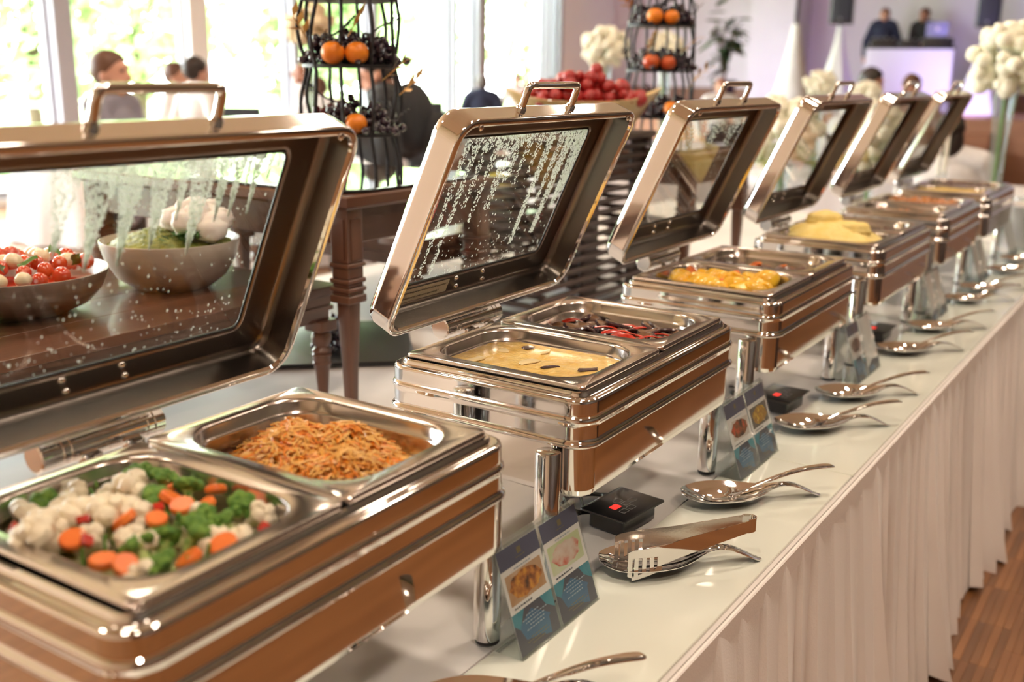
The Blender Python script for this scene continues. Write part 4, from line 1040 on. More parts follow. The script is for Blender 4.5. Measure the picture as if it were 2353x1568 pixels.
for k in range(15):
    a = k * 2.4; r = .0165 * sqrt(k); b.ball((q0.x + r * cos(a), q0.y + r * sin(a), .155 + .035 * (1 - k / 15) - .012 + RNG.uniform(-.006, .01)), (RNG.uniform(.028, .04), RNG.uniform(.026, .038), RNG.uniform(.022, .034)), 14, 10, fn=lump(k, .13, 5))
o = obj('white_foam', b, foam, None, (-.93, .765, .2745), ang=80); tag(o, 'fluffy white foam heaped on the guacamole', 'foam')
# tomato, mozzarella and basil
tom = mat('cherry_tomato', (.62, .03, .012), .12, var=(.72, .09, .02), scale=20, coat=.7); moz = mat('mozzarella', (.84, .70, .46), .3, var=(.88, .78, .58), scale=20, coat=.3); bal = mat('balsamic', (.06, .015, .008), .15)
b = B(); b.ball((0, 0, 0), .0165, 14, 10, fn=lambda d: 1 - .10 * max(0, -d.z - .8)); TM = b.mesh('cherry_tomato', tom, 60)
b = B(); b.ball((0, 0, 0), (.0185, .0185, .017), 14, 10, fn=lump(2, .03, 3)); MZ = b.mesh('mozzarella_ball', moz, 60)
b = B(); b.loft([[(x, y * wv, .004 * sin(y * 2) + .003 * sin(x * 120)) for y in (-1, -.5, 0, .5, 1)] for x, wv in ((-.020, .0005), (-.012, .009), (0, .012), (.012, .008), (.022, .0005))], False, False, False); BL = b.mesh('basil_leaf', mat('basil', (.08, .20, .03), .4))
b = B(); b.lathe([(.165, .055), (.155, .062), (.001, .075)], 40, c0=True); o = obj('salad_bed', b, tom, None, (-.962, .405, .2745)); tag(o, 'red tomato bed at the heart of the mozzarella salad', 'salad'); o['kind'] = 'stuff'
rgq = random.Random(17)
for i, p in enumerate(spots(rgq, 64, .135, .135, .0262)):
    rr_ = sqrt(p[0] ** 2 + p[1] ** 2)
    if rr_ > .142: continue
    z = .085 + .024 * (1 - (rr_ / .15) ** 2) + rgq.uniform(-.006, .008); M = Matrix.Translation((-.962, .405, .2745))
    if i % 8 == 5: placed('basil_leaf', BL, M, 'green basil leaf in the tomato salad', 'basil', 'basil leaves in the tomato salad', (p[0], p[1], z + .012), rrot(rgq, .9))
    elif i % 3 == 1: placed('mozzarella_ball', MZ, M, 'creamy mozzarella ball in the tomato salad', 'mozzarella', 'mozzarella balls in the tomato salad', (p[0], p[1], z + .003), rrot(rgq, .5), rgq.uniform(.85, 1.05))
    else: placed('cherry_tomato', TM, M, 'glossy red cherry tomato in the mozzarella salad', 'tomato', 'cherry tomatoes in the tomato salad', (p[0], p[1], z), rrot(rgq, 1.5), rgq.uniform(.85, 1.1))
# yellow salad in the third bowl
b = B(); b.lathe([(.118, .085), (.10, .112), (.06, .13), (.001, .138)], 30, c0=True)
for k in range(160):
    r = sqrt(rgq.random()) * .105; a = rgq.uniform(0, 6.28); b.ball((r * cos(a), r * sin(a), .138 - .035 * (r / .1) ** 2), .010, 6, 4)
o = obj('yellow_salad', b, mat('yellow_salad', (.72, .56, .14), .5, var=(.62, .62, .16), scale=40), None, (-1.12, 2.30, .2745)); tag(o, 'yellow corn salad heaped in the cream bowl', 'salad'); o['kind'] = 'stuff'
# white platter and cream cake
b = B(); b.loft([rr(.11, .16, .03, 0), rr(.13, .18, .035, .010), rr(.132, .182, .036, .012), rr(.126, .176, .033, .011), rr(.108, .158, .03, .003)]); o = obj('serving_platter', b, china, None, (-1.16, 1.84, .2745), (0, 0, .3)); tag(o, 'white rectangular platter on the low riser behind the tall one', 'platter')
t = thing('cream_cake', 'round dark cake topped with white cream seen through the third lid', 'cake', (-.72, 2.70, .0)); 
b = B(); b.lathe([(.07, 0), (.075, .005), (.02, .015), (.015, .16), (.02, .17), (.125, .176), (.128, .182), (.001, .182)], 36, c0=True); obj('cake_stand', b, china, t)
b = B(); b.lathe([(.112, .182), (.114, .19), (.114, .225), (.001, .226)], 36, c0=True, mi=0); obj('sponge', b, mat('berry_sponge', (.14, .02, .025), .5, var=(.25, .05, .04), scale=50), t)
b = B(); b.lathe([(.116, .222), (.118, .232), (.112, .242), (.08, .246), (.001, .247)], 36, c0=True); obj('cream_topping', b, foam, t)

# ---- slatted towers under the strawberry boat
tw = thing('slatted_tower', 'dark brown slatted wooden tower under the strawberry bowl', 'display tower', (-.735, 2.17, 0))
for (x, y) in ((.12, .30), (.12, -.02), (-.12, .30), (-.12, -.30)):
    b = B(); rbox(b, x - .009, x + .009, y - .045, y + .045, 0, .555, .003); obj('upright_board', b, slat_m, tw)
smesh = B(); rbox(smesh, -.008, .008, -.36, .36, -.0075, .0075, .002); smesh = smesh.mesh('slat', slat_m)
sm2 = B(); rbox(sm2, -.15, .15, -.008, .008, -.0075, .0075, .002); sm2 = sm2.mesh('slat', slat_m)
for k in range(16):
    z = .02 + k * .034
    for x in (.133, -.133):
        o = obj('slat', smesh, None, tw, (x, RNG.uniform(-.006, .006), z))
    for y in (.33, -.33):
        o = obj('slat', sm2, None, tw, (0, y, z + .017))
b = B(); rbox(b, -.16, .16, -.36, .36, .556, .576, .006); obj('top_board', b, slat_m, tw)
# boat bowl with strawberries
bc = Vector((-.735, 2.285, .577)); brz = atan2(Rv.y, Rv.x)
def boat():
    b = B(); top = []; 
    def ring(f, z0, inset):
        L = []
        for k in range(48):
            a = 2 * pi * k / 48; x = cos(a); y = sin(a)
            lx = (.262 - inset) * f * (abs(x) ** .9) * (1 if x > 0 else -1); ly = (.125 - inset) * f * y * (1 - .25 * x * x)
            L.append((lx, ly, z0 + (.045 * abs(x) ** 3 if z0 > .03 else 0) * f))
        return L
    b.loft([ring(.32, 0, 0), ring(.42, .002, 0), ring(.66, .022, 0), ring(.85, .055, 0), ring(.96, .082, 0), ring(1, .098, 0), ring(1, .0995, .004), ring(.95, .084, .006), ring(.84, .058, .006), ring(.64, .027, .006), ring(.3, .012, .004)])
    return b
o = obj('boat_bowl', boat(), mat('gold_shell_bowl', (.62, .44, .20), .3, var=(.70, .54, .28), scale=6, coat=.4), None, bc, (0, 0, brz), ang=60); tag(o, 'pale gold boat shaped bowl piled with strawberries', 'bowl')
straw = mat('strawberry', (.36, .006, .009), .3, var=(.48, .018, .014), scale=25, bump=.5, bscale=260, coat=.4)
SB = []
for s in range(3):
    b = B(); b.ball((0, 0, 0), (.0205, .0205, .026), 13, 10, fn=lambda d: (1 - .05 * abs(d.x) - .38 * max(0, -d.z) ** 1.3 - .1 * max(0, d.z - .7)) * (1 + .03 * sin(d.x * 5 + s))); SB.append(b.mesh('strawberry', straw, 60))
rgq = random.Random(23); MB = Matrix.Translation(bc) @ Matrix.Rotation(brz, 4, 'Z')
pts = []
for lay, (z, hx, hy, n) in enumerate(((.080, .19, .085, 34), (.112, .19, .08, 34), (.143, .14, .06, 22), (.168, .08, .035, 9))):
    for p in spots(rgq, n, hx, hy, .036):
        if (p[0] / (hx + .03)) ** 2 + (p[1] / (hy + .03)) ** 2 > 1: continue
        zz = z + (.03 * (abs(p[0]) / .2) ** 2 if lay == 0 else 0)
        placed('strawberry', SB[len(pts) % 3], MB, 'ripe red strawberry in the boat shaped bowl', 'strawberry', 'strawberries in the boat bowl', (p[0], p[1], zz + rgq.uniform(-.005, .008)), rrot(rgq, 1.6), rgq.uniform(.85, 1.35)); pts.append(p)
placed('strawberry', SB[0], MB, 'single strawberry crowning the top of the pile', 'strawberry', None, (.045, 0, .200), Matrix.Rotation(2.6, 4, 'X'), 1.15)

# ================================================================== GUESTS AND ROOM FURNITURE
def remeshed(name, b, m, voxel=.012, smooth=4):
    me = bpy.data.meshes.new(name); me.from_pydata(b.v, [], b.f)
    bm = bmesh.new(); bm.from_mesh(me); bmesh.ops.recalc_face_normals(bm, faces=bm.faces); bm.to_mesh(me); bm.free()
    o = bpy.data.objects.new(name, me); COL.objects.link(o)
    r = o.modifiers.new('r', 'REMESH'); r.mode = 'VOXEL'; r.voxel_size = voxel; r.use_smooth_shade = True
    s = o.modifiers.new('s', 'SMOOTH'); s.factor = .5; s.iterations = smooth
    dg = bpy.context.evaluated_depsgraph_get(); out = bpy.data.meshes.new_from_object(o.evaluated_get(dg))
    COL.objects.unlink(o); bpy.data.objects.remove(o)
    out.name = name; out.materials.clear(); out.materials.append(m)
    out.polygons.foreach_set('use_smooth', [True] * len(out.polygons))
    return out
def cap(b, p, q, r0, r1, n=12):
    p, q = Vector(p), Vector(q); d = (q - p); L = d.length; d = d / L if L > 1e-6 else Vector((0, 0, 1))
    P = [p - d * r0 * .92, p - d * r0 * .6, p, q, q + d * r1 * .6, q + d * r1 * .92]; b.tube(P, [r0 * .38, r0 * .8, r0, r1, r1 * .8, r1 * .38], n)
def person(label, x, y, facing, H, top, hair, bottom='black', lean=0, seat=False, hands=None, z0=FLOOR, head_yaw=0, head_pitch=0, jacket=None, longhair=False, short=False, fem=False, grp=None, wide=1.0):
    """facing: world direction (x, y). Built facing local +y, feet at z = 0."""
    k = H / 1.75
    t = thing('person', label, 'person', (x, y, z0), atan2(-facing[0], facing[1]), grp)
    hipz = (.63 if seat else .93) * k
    hip = Vector((0, 0, hipz)); ca, sa = cos(lean), sin(lean)
    def T(px, py, pz): return hip + Vector((px * k, (py * ca + pz * sa) * k, (-py * sa + pz * ca) * k))   # torso frame
    sh = .185 * wide; shz = .50
    neck = T(0, -.01, .545); hc = T(0, .015, .545) + Vector((0, .03 * sin(lean) * k, .135 * k)) if lean > .3 else T(0, .012, .68)
    HR_ = Matrix.Translation(hc) @ Matrix.Rotation(head_yaw, 4, 'Z') @ Matrix.Rotation(-head_pitch - lean * .5, 4, 'X')
    def hp(a, b_, c): return HR_ @ Vector((a * k, b_ * k, c * k))
    if hands is None: hands = [T(-.27, .10, -.02), T(.27, .10, -.02)] if not seat else [T(-.15, .32, .12), T(.15, .32, .12)]
    else: hands = [hip + Vector((h[0] * k, h[1] * k, h[2] * k)) for h in hands]
    arms = []
    for s, h in ((-1, hands[0]), (1, hands[1])):
        S0 = T(s * sh, 0, shz); d = h - S0; L = d.length; l = .29 * k
        if L > 2 * l * .99: h = S0 + d / L * 2 * l * .99; d = h - S0; L = d.length
        mid = (S0 + h) / 2; off = sqrt(max(0, l * l - L * L / 4)); pv = Vector((s * .5, -.55, -.6)); pv = pv - d * pv.dot(d) / (L * L); pv.normalize()
        arms.append((S0, mid + pv * off, h, s))
    # legs
    legs = []
    for s in (-1, 1):
        h0 = hip + Vector((s * .09 * k, 0, -.02 * k))
        if seat: kn = h0 + Vector((s * .05 * k, .42 * k, .0)); an = Vector((kn.x, kn.y + .02, .08 * k))
        else: kn = h0 + Vector((s * .01, .012, -.42 * k)); an = Vector((s * .11 * k, -.02, .085 * k))
        legs.append((h0, kn, an, s))
    # --- body: one continuous surface
    b = B()
    b.ball(hp(0, -.012, .018), (.076 * k, .098 * k, .098 * k), 18, 14); b.ball(hp(0, .03, -.045), (.058 * k, .062 * k, .068 * k), 16, 12)
    b.ball(hp(0, .062, -.085), (.026 * k, .022 * k, .022 * k), 10, 8)
    cap(b, hp(0, .088, .012), hp(0, .106, -.022), .009 * k, .0155 * k, 8)
    b.ball(hp(0, .082, .038), (.05 * k, .016 * k, .012 * k), 10, 6); b.ball(hp(0, .086, -.052), (.024 * k, .012 * k, .010 * k), 10, 6)
    for s in (-1, 1): b.ball(hp(s * .078, -.012, -.012), (.012 * k, .022 * k, .034 * k), 8, 8)
    cap(b, neck - Vector((0, 0, .03 * k)), hp(0, -.02, -.07), .060 * k, .052 * k)
    b.ball(T(0, 0, .36), (.165 * k * wide, .105 * k, .17 * k), 16, 12); b.ball(T(0, .005, .14), (.142 * k * wide, .10 * k, .16 * k), 16, 12); b.ball(T(0, 0, 0), (.16 * k * wide, .112 * k, .13 * k), 16, 12)
    b.tube([T(-sh, 0, shz), T(0, -.005, shz + .03), T(sh, 0, shz)], [.062 * k, .075 * k, .062 * k], 12)
    for S0, E_, h, s in arms:
        cap(b, S0, E_, .052 * k, .040 * k); cap(b, E_, h, .040 * k, .026 * k)
        d = (h - E_).normalized(); u = d.cross(Vector((0, 0, 1))); u = u.normalized() if u.length > .1 else Vector((1, 0, 0)); n = u.cross(d).normalized()
        pc = h + d * .045 * k
        cap(b, h + d * .01 * k, pc + d * .015 * k, .027 * k, .033 * k, 10)
        for q, (o_, ln) in enumerate(((-.030, .060), (-.010, .072), (.011, .068), (.030, .052))):
            f0 = pc + u * o_ * k + d * .03 * k; f1 = f0 + (d * .8 - n * .4) * ln * .5 * k; f2 = f1 + (d * .35 - n * .8) * ln * .5 * k
            cap(b, f0, f1, .0092 * k, .0088 * k, 8); cap(b, f1, f2, .0088 * k, .0075 * k, 8)
        th0 = h + d * .025 * k - u * s * .026 * k; th1 = th0 + (-u * s * .8 + d * .7) * .03 * k; cap(b, th0, th1, .012 * k, .0105 * k, 8); cap(b, th1, th1 + d * .028 * k, .0105 * k, .0085 * k, 8)
    for h0, kn, an, s in legs:
        cap(b, h0, kn, .085 * k, .056 * k); cap(b, kn, an, .056 * k, .038 * k); cap(b, an + Vector((0, -.02, -.04)), an + Vector((0, .15 * k, -.05)), .036 * k, .032 * k)
    obj('body', remeshed('body', b, skin1, .0105, 3), None, t)
    # --- clothes: upper garment
    def upper(m, name, e, sleeve=1.0, open_front=False):
        b = B()
        b.ball(T(0, 0, .37), ((.165 * wide + e) * k, (.105 + e) * k, (.165 + e) * k), 18, 14); b.ball(T(0, .004, .15), ((.148 * wide + e) * k, (.103 + e) * k, .17 * k), 18, 14); b.ball(T(0, 0, -.03), ((.158 * wide + e) * k, (.113 + e) * k, .15 * k), 18, 14)
        b.tube([T(-sh, 0, shz), T(-.09, -.005, shz + .028), T(.09, -.005, shz + .028), T(sh, 0, shz)], [(.064 + e) * k, (.066 + e) * k, (.066 + e) * k, (.064 + e) * k], 14)
        cap(b, T(0, -.012, .50), T(0, -.008, .565), (.075 + e) * k, (.060 + e) * k)
        for S0, E_, h, s in arms:
            cap(b, S0, S0 + (E_ - S0) * (1 if sleeve > .5 else .75), (.056 + e) * k, (.047 + e) * k)
            if sleeve > .5: cap(b, E_, E_ + (h - E_) * .93, (.046 + e) * k, (.034 + e) * k)
        obj(name, remeshed(name, b, m, .012, 4), None, t)
    upper(fabs[top], 'shirt', .012, .3 if short else 1)
    if jacket: upper(fabs[jacket], 'jacket', .024)
    b = B()
    if fem:
        b.lathe([(.165 * k, 0), (.19 * k, -.15 * k), (.25 * k, -.5 * k), (.27 * k, -.62 * k)], 20, tuple(hip + Vector((0, 0, .06 * k))), True, True)
    b.ball(hip, (.172 * k * wide, .125 * k, .13 * k), 16, 12)
    for h0, kn, an, s in legs: cap(b, h0, kn, .098 * k, .070 * k); cap(b, kn, an, .068 * k, .056 * k)
    obj('skirt' if fem else 'trousers', remeshed('trousers', b, fabs[bottom], .013, 4), None, t)
    b = B()
    for h0, kn, an, s in legs: cap(b, an + Vector((0, -.025, -.038)), an + Vector((0, .16 * k, -.045)), .044 * k, .038 * k)
    obj('shoes', remeshed('shoes', b, fabs['black'], .012, 2), None, t)
    # --- hair: cap over the skull, cut away at the face
    b = B(); b.ball((0, -.018 * k, .026 * k), (.086 * k, .106 * k, .104 * k), 22, 16, fn=lump(int(abs(x * 10)), .03, 5))
    if longhair: b.ball((0, -.055 * k, -.06 * k), (.088 * k, .065 * k, .13 * k), 18, 14); b.ball((0, -.10 * k, .02 * k), (.05 * k, .05 * k, .05 * k), 14, 10)
    me = bpy.data.meshes.new('hair'); me.from_pydata(b.v, [], b.f); bm = bmesh.new(); bm.from_mesh(me); bmesh.ops.recalc_face_normals(bm, faces=bm.faces)
    for (co, no) in (((0, .045 * k, .05 * k), (0, .75, -.66)), ((0, 0, -.03 * k), (0, .45, -.9))) if not longhair else (((0, .045 * k, .05 * k), (0, .80, -.6)),):
        g = bm.verts[:] + bm.edges[:] + bm.faces[:]
        r = bmesh.ops.bisect_plane(bm, geom=g, plane_co=co, plane_no=no, clear_outer=True)
        bmesh.ops.holes_fill(bm, edges=[e for e in bm.edges if e.is_boundary])
    bm.to_mesh(me); bm.free(); me.materials.append(hairs[hair]); me.polygons.foreach_set('use_smooth', [True] * len(me.polygons)); me.set_sharp_from_angle(angle=radians(60))
    o = obj('hair', me, None, t); o.matrix_local = HR_
    for s in (-1, 1):
        b = B(); b.ball(hp(s * .030, .0735, .014), (.0105 * k, .0095 * k, .0070 * k), 10, 8); obj('eye', b, textd, t)
    return t
RT = (Rv.x, Rv.y); AW = (Fv.x, Fv.y); LF = (-Rv.x, -Rv.y); TO = (-Fv.x, -Fv.y)
def mixd(a, b_, f): return (a[0] * (1 - f) + b_[0] * f, a[1] * (1 - f) + b_[1] * f)
person('boy in a grey polo shirt standing by the window, hands clasped', -3.66, 2.575, mixd(RT, TO, .12), 1.62, 'grey', 'brown', hands=((-.03, .26, .03), (.05, .28, .02)), short=True)
person('man with cropped hair and white shirt beside the taller dark-haired one', -5.80, 4.68, RT, 1.58, 'white', 'brown', 'tan')
person('dark-haired man in a white shirt turned away by the window', -5.27, 4.44, mixd(RT, AW, .55), 1.62, 'white', 'dark', 'tan')
person('auburn-haired woman in a pale dress far by the window', -6.70, 6.95, RT, 1.58, 'white', 'red', 'white', fem=True, longhair=True)
person('brown-haired person in a pale shirt behind the fruit stand', -5.95, 6.42, AW, 1.47, 'white', 'brown', 'tan', wide=1.15)
person('guest in a black jacket bending over behind the near fruit stand', -2.60, 4.18, LF, 1.92, 'ltblue', 'dark', 'brown', lean=.95, jacket='black', hands=((-.2, .62, .12), (.2, .60, .10)), wide=1.15)
person('grey-haired guest in a navy suit seen from behind', -6.18, 9.33, AW, 1.50, 'white', 'grey', 'navy', jacket='navy')
person('distant guest in white in front of the bright pane', -8.13, 13.0, TO, 1.52, 'white', 'brown', 'white')
person('distant dark-haired guest beside the narrow window post', -7.15, 12.4, AW, 1.46, 'white', 'brown', 'tan')
person('guest in a white blouse in front of the stage steps', -3.86, 10.86, TO, 1.50, 'white', 'red', 'black')
person('black-haired man in white shirt bending toward his neighbour', -1.86, 8.62, RT, 1.72, 'white', 'dark', 'black', lean=.62, hands=((-.1, .55, .2), (.1, .55, .2)), head_yaw=-.3)
person('brown-haired guest with head bowed beside the bending man', -1.20, 8.96, mixd(TO, LF, .5), 1.58, 'blush', 'brown', 'black', lean=.25, head_pitch=.5)
p13 = person('dark-haired woman in a white blouse seated at the far table', -.27, 5.78, (-.1, 1), 1.62, 'white', 'dark', 'white', seat=True, longhair=True, wide=1.2)
person('man in a dark suit and open shirt behind the booth', -4.15, 18.68, (.25, -1), 1.76, 'blush', 'brown', 'navy', jacket='navy', z0=.19, wide=.88)
person('man in black beside the laptop behind the booth', -3.54, 18.95, (-.4, -1), 1.76, 'black', 'brown', 'black', z0=.19, hands=((-.3, .35, .18), (-.05, .40, .18)))

def chair(x, y, face, label, h=1.12):
    t = thing('banquet_chair', label, 'chair', (x, y, FLOOR), atan2(-face[0], face[1]), 'black banquet chairs')
    b = B(); rbox(b, -.22, .22, -.21, .23, .43, .50, .04, .015); obj('seat', b, blackcloth, t)
    b = B(); b.loft([rr(.235 - .04 * f, .022, .015, .50 + (h - .50) * f, 0, -.21 - .06 * f, 4) for f in (0, .3, .6, .9, .98, 1)]); obj('backrest', b, blackcloth, t)
    for sx in (-1, 1):
        for sy in (-1, 1):
            b = B(); b.tube([(sx * .19, sy * .18, .44), (sx * .205, sy * .21, 0)], [.018, .013], 8); obj('leg', b, rubber, t)
chair(-7.16, 6.62, AW, 'black chair back between the dark-haired man and the fruit stand', 1.15)
chair(-6.62, 8.86, AW, 'black chair back beside the guest in navy', 1.18)
chair(-.27, 5.60, (-.1, 1), 'black chair under the seated woman in white', .80)
chair(-3.60, 10.4, AW, 'black chair in front of the guest in a white blouse', 1.0)
chair(-4.45, 4.75, (-.9, .5), 'black chair at the round table behind the boy', 1.0)
gcloth = mat('white_guest_cloth', (.82, .80, .82), .7, var=(.78, .76, .78), scale=3)
def round_table(x, y, r, label):
    t = thing('round_table', label, 'table', (x, y, FLOOR), 0, 'round guest tables'); n = 72
    L = []
    for (f, z, w_) in ((.02, .750, 0), (.97, .750, 0), (1, .744, 0), (1.005, .70, .004), (1.02, .5, .015), (1.05, .2, .03), (1.07, .012, .04)):
        L.append([((r * f + w_ * sin(12 * 2 * pi * k / n)) * cos(2 * pi * k / n), (r * f + w_ * sin(12 * 2 * pi * k / n)) * sin(2 * pi * k / n), z) for k in range(n)])
    b = B(); b.loft(L, True, False); obj('tablecloth', b, gcloth, t, ang=60)
    b = B(); b.lathe([(.2, 0), (.2, .03), (.04, .06), (.04, .72), (.3, .735)], 20, c0=True, c1=True); obj('pedestal', b, rubber, t)
for a in [(-3.0, 6.75, .78, 'round white table under the first tall flower ball'), (-1.55, 7.66, .68, 'round white table by the two guests leaning together'), (-.10, 7.1, .68, 'round white table in front of the seated woman'), (-7.45, 5.2, .85, 'round white table by the thick window post'), (-7.9, 9.5, .7, 'round white table near the chair by the window'), (-5.3, 10.4, .75, 'round white table behind the guest in navy'), (-3.4, 12.1, .75, 'round white table before the stage steps'), (-5.15, 5.62, .62, 'round white table under the pampas bouquet')]:
    round_table(*a)
petal_w = mat('hydrangea_white', (.88, .86, .76), .7, var=(.80, .78, .58), scale=30, sss=.1); pamp = mat('pampas_beige', (.66, .50, .30), .8, var=(.74, .62, .44), scale=20)
def flowers(x, y, z, zc, r, label, m=petal_w, n=130, leafy=False, blob=.24, vase=True, vr=.05):
    t = thing('flower_arrangement', label, 'flowers', (x, y, z), 0, 'flower arrangements'); rg = random.Random(int(x * 100 + y * 10))
    h = zc - z
    if vase:
        b = B(); b.lathe([(.07, 0), (.075, .006), (.03, .02), (vr * .6, .05), (vr * .7, h * .55), (vr, max(h - r * .75, .1)), (vr - .003, max(h - r * .75, .1)), (vr * .7 - .004, h * .55), (.001, .05)], 24, c0=True); obj('vase', b, vase_m, t)
    b = B(); b.tube([(0, 0, .05), (0, 0, h)], .012, 6); obj('stems', b, herb_m, t)
    pb = []
    b0 = B(); b0.ball((0, 0, 0), 1, 9, 7, fn=lump(3, .10, 6)); bm_ = b0.mesh('bloom', m, 70)
    for k in range(n):
        d = Vector((rg.gauss(0, 1), rg.gauss(0, 1), rg.gauss(.15, 1))).normalized(); s = r * blob * rg.uniform(.6, 1)
        o = bpy.data.objects.new('bloom', bm_); COL.objects.link(o); o.parent = t; o.location = Vector((0, 0, h)) + Vector((d.x, d.y, d.z * .92)) * r * rg.uniform(.55, .92); o.scale = (s, s, s * .9); o.rotation_euler = (rg.uniform(0, 6), rg.uniform(0, 6), 0)
    if leafy:
        b = B()
        for k in range(26):
            a = rg.uniform(0, 6.28); q = Vector((cos(a) * r * .6, sin(a) * r * .6, h - r * .6)); u = Vector((cos(a), sin(a), rg.uniform(-.2, .3))) * rg.uniform(.08, .16); w_ = Vector((-sin(a), cos(a), 0)) * .025
            b.add([q, q + u * .5 + w_, q + u, q + u * .5 - w_], [(0, 1, 2), (0, 2, 3)])
        obj('greenery', b, mat('arrangement_leaf', (.22, .32, .06), .5, var=(.35, .40, .10), scale=12), t)
    return t
TZ = -.01
flowers(-3.03, 6.58, TZ, .955, .185, 'round white hydrangea ball on a tall vase behind the strawberries')
flowers(-2.66, 6.88, TZ, .955, .15, 'white hydrangea ball half hidden behind the far fruit stand')
flowers(-1.60, 7.45, TZ, .70, .125, 'small cream flower ball left of the bending man')
flowers(-1.27, 7.52, TZ, .62, .13, 'low cream flower ball in front of the bending man')
flowers(.13, 4.93, .003, .85, .20, 'large cream hydrangea ball on a glass vase at the right edge', n=90, vr=.055)
flowers(-5.15, 5.50, TZ, 1.09, .21, 'beige dried pampas bouquet on a tall vase by the window', pamp, 80)
flowers(-.66, 4.05, .003, .50, .19, 'wide cream hydrangea bouquet with leaves behind the fourth lid', leafy=True, n=80)
flowers(-.42, 4.66, .003, .47, .19, 'cream bouquet with leaves behind the fifth lid', leafy=True, n=80)
# candles and glasses at the far end
candle_m = mat('candle_wax', (.88, .84, .78), .5, sss=.2)
for (x, y, h, lb) in ((-.10, 4.88, .62, 'tall white taper candle left of the big flower vase'), (-.16, 5.02, .56, 'shorter taper candle nearer the seated woman')):
    t = thing('taper_candle', lb, 'candle', (x, y, .0008))
    b = B(); b.lathe([(.045, 0), (.045, .006), (.01, .015), (.008, h * .45), (.016, h * .46), (.016, h * .48)], 18, c0=True, c1=True); obj('candlestick', b, vase_m, t)
    b = B(); b.lathe([(.011, h * .47), (.0105, h), (.002, h + .005)], 14, c0=True, c1=True); obj('candle', b, candle_m, t)
    b = B(); b.tube([(0, 0, h), (0, 0, h + .014)], .0012, 5); obj('wick', b, textd, t)
juice = mat('orange_juice', (.85, .45, .04), .2)
for i, (x, y) in enumerate(((.27, 4.86), (.35, 4.92), (.30, 5.02), (.42, 4.86))):
    t = thing('drinking_glass', ('stemmed glass with orange juice beside the flower vase', 'glass nearest the plate stack at the right edge', 'glass behind the juice at the table end', 'glass at the front corner of the table end')[i], 'glass', (x, y, .001), 0, 'glasses at the table end')
    b = B(); b.lathe([(.033, 0), (.033, .002), (.005, .006), (.004, .07), (.02, .085), (.034, .12), (.036, .16), (.032, .20), (.0305, .20), (.0345, .16), (.032, .12), (.001, .085)], 24, c0=True); obj('glass_bowl', b, vase_m, t)
    b = B(); b.lathe([(.012, .084), (.031, .118), (.033, .135), (.001, .135)], 20, c0=True); obj('drink', b, juice, t)

# ---- stage: booth, laptop, loudspeakers, cone covers, plant
bt = thing('dj_booth', 'white fronted booth with black equipment on top', 'booth', (-3.45, 17.8, .19), .2)
b = B(); rbox(b, -.68, .68, -.28, -.24, 0, 1.02, .01); obj('front_panel', b, white_m, bt)
for s in (-1, 1):
    b = B(); rbox(b, s * .66 - .02, s * .66 + .02, -.24, .28, 0, 1.02, .005); obj('side_panel', b, white_m, bt)
b = B(); rbox(b, -.70, .70, -.30, .30, 1.02, 1.06, .01); obj('table_board', b, plastic, bt)
for (x0, x1, hh) in ((-.62, -.2, .12), (-.17, .15, .10), (.18, .66, .13)):
    b = B(); rbox(b, x0, x1, -.24, .14, 1.06, 1.06 + hh, .01); m_ = obj('mixing_deck', b, plastic, bt)
    for q in range(4 if x0 < 0 else 0):
        b = B(); b.lathe([(.02, 0), (.02, .02), (.015, .025), (.001, .025)], 10, c0=True); obj('knob', b, keym, m_, (x0 + .06 + q * .09, -.1, 1.06 + hh))
lp = thing('laptop', 'open laptop standing on the white booth', 'laptop', (-3.06, 17.83, 1.382), .25)
b = B(); rbox(b, -.17, .17, -.11, .11, 0, .018, .01); obj('keyboard_base', b, keym, lp)
b = B(); rbox(b, -.17, .17, -.006, .006, .0, .24, .005); sc_ = obj('screen_lid', b, mat('laptop_silver', (.30, .32, .46), .4, .3), lp, (0, -.11, .018), (.15, 0, 0))
b = B(); b.lathe([(.001, 0), (.03, .0), (.03, .004), (.001, .004)], 16, c0=True, c1=True); obj('lid_badge', b, cardw, sc_, (0, -.007, .13), (pi / 2, 0, 0))
def loudspeaker(x, y, zb, rz, label, zf):
    t = thing('loudspeaker', label, 'loudspeaker', (x, y, zb), rz)
    b = B(); b.loft([rr(.178, .17, .03, z, n=4) for z in (0, .01, .72, .74)]); obj('cabinet', b, plastic, t)
    b = B(); rbox(b, -.15, .15, -.176, -.168, .04, .70, .01, .003); obj('grille', b, mat('speaker_grille', (.03, .032, .05), .6), t)
    b = B(); b.lathe([(.001, 0), (.018, 0), (.018, .006), (.001, .006)], 14, c0=True, c1=True); obj('badge', b, keym, t, (0, -.177, .08), (pi / 2, 0, 0))
    s = thing('speaker_stand', 'white draped tripod stand under the ' + label, 'stand', (x, y, zf))
    H_ = zb - zf
    b = B(); b.tube([(0, 0, 0), (0, 0, H_)], .018, 8); obj('pole', b, rubber, s)
    b = B(); b.loft([[((.05 + .40 * (1 - f) ** 1.5) * cos(a), (.05 + .40 * (1 - f) ** 1.5) * sin(a), H_ * .98 * f) for a in (.3, 1.2, 2.4, 3.2, 4.5, 5.4)] for f in (0, .2, .4, .6, .8, 1)], False, False); obj('stretch_cover', b, white_m, s)
loudspeaker(-4.26, 16.55, 1.565, .2, 'black loudspeaker left of the booth', .19)
loudspeaker(-2.28, 17.75, 1.54, .1, 'black loudspeaker at the upper right corner', .19)
s = thing('light_stand', 'tall white cone shaped cover on a lamp stand by the stage steps', 'stand', (-3.95, 13.56, FLOOR))
b = B(); b.tube([(0, 0, 0), (0, 0, 3.6)], .02, 8); obj('pole', b, rubber, s)
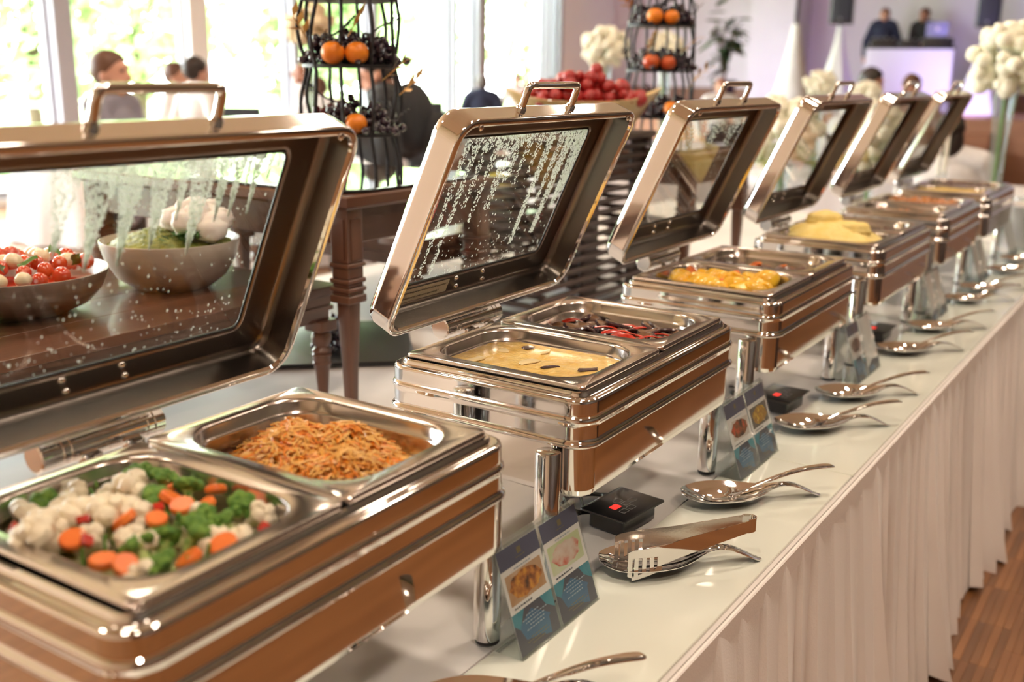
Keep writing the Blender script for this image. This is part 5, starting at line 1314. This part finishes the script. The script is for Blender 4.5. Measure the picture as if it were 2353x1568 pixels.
b = B(); b.loft([[((.06 + .66 * (1 - f) ** 1.35) * cos(a), (.06 + .66 * (1 - f) ** 1.35) * sin(a), 2.2 * f) for a in [i * pi / 4 for i in range(8)]] for f in (0, .15, .3, .45, .6, .75, .9, 1)], False, True); obj('stretch_cover', b, white_m, s, ang=70)
b = B(); rbox(b, -.5, .5, -.04, .04, 3.6, 3.66, .01); bar = obj('cross_bar', b, rubber, s)
for k in range(3):
    b = B(); b.lathe([(.001, 0), (.07, 0), (.08, .02), (.08, .14), (.05, .18), (.001, .18)], 16, c0=True, c1=True); obj('lamp_head', b, rubber, bar, (-.35 + k * .35, 0, 3.42))
pp = thing('potted_plant', 'dark leafy potted plant against the lilac wall', 'plant', (-5.95, 15.95, .19))
b = B(); b.lathe([(.13, 0), (.15, .02), (.20, .42), (.215, .44), (.215, .48), (.19, .48), (.185, .44), (.001, .43)], 28, c0=True); obj('pot', b, mat('violet_pot', (.025, .02, .06), .4), pp)
b = B(); rg = random.Random(4); lv = []
for k in range(9):
    a = k * .72; P = catmull([(0, 0, .42), (.06 * cos(a), .06 * sin(a), .8), (.2 * cos(a) * rg.uniform(.5, 1.3), .2 * sin(a) * rg.uniform(.5, 1.3), 1.15 + .08 * k % .4)], 4); b.tube(P, .010, 6); lv.append(P)
obj('stems', b, bark, pp)
lb_ = B(); lb_.loft([[(x, y * wv, -.10 * x * x + .02 * abs(y)) for y in (-1, -.5, 0, .5, 1)] for x, wv in ((0, .006), (.06, .06), (.14, .085), (.22, .06), (.30, .004))], False, False, False); lme = lb_.mesh('leaf', mat('plant_leaf', (.02, .055, .025), .4, var=(.04, .09, .035), scale=8))
for k in range(46):
    P = lv[k % 9]; q = P[rg.randrange(3, len(P))]; o = bpy.data.objects.new('leaf', lme); COL.objects.link(o); o.parent = pp; o.location = (q[0], q[1], q[2] + rg.uniform(-.05, .25)); o.rotation_euler = (rg.uniform(-.5, .5), rg.uniform(-.7, .7), rg.uniform(0, 6.28)); o.scale = [rg.uniform(.7, 1.15)] * 3

# unseen dark furniture, added to darken a band reflected in the dish fronts
sb = thing('added_sideboard', 'unseen dark furniture added for the dark band reflected in the dish fronts', 'added_sideboard', (2.05, 4.2, FLOOR))
b = B(); rbox(b, -.26, .26, -1.55, 1.55, .06, .93, .008, .004); obj('carcass', b, slat_m, sb)
b = B(); rbox(b, -.29, .29, -1.58, 1.58, .93, .965, .008, .004); obj('worktop', b, slat_m, sb)
b = B(); rbox(b, -.22, .22, -1.5, 1.5, 0, .06, .004); obj('plinth', b, rubber, sb)
for k in range(5):
    y0 = -1.53 + k * .612
    b = B(); rbox(b, -.282, -.26, y0 + .008, y0 + .604, .09, .91, .006, .004); dr = obj('door', b, slat_m, sb)
    b = B(); b.tube(catmull([(-.282, y0 + .55, .52), (-.305, y0 + .55, .54), (-.305, y0 + .55, .64), (-.282, y0 + .55, .66)], 4), .006, 8); obj('door_handle', b, steel, dr)
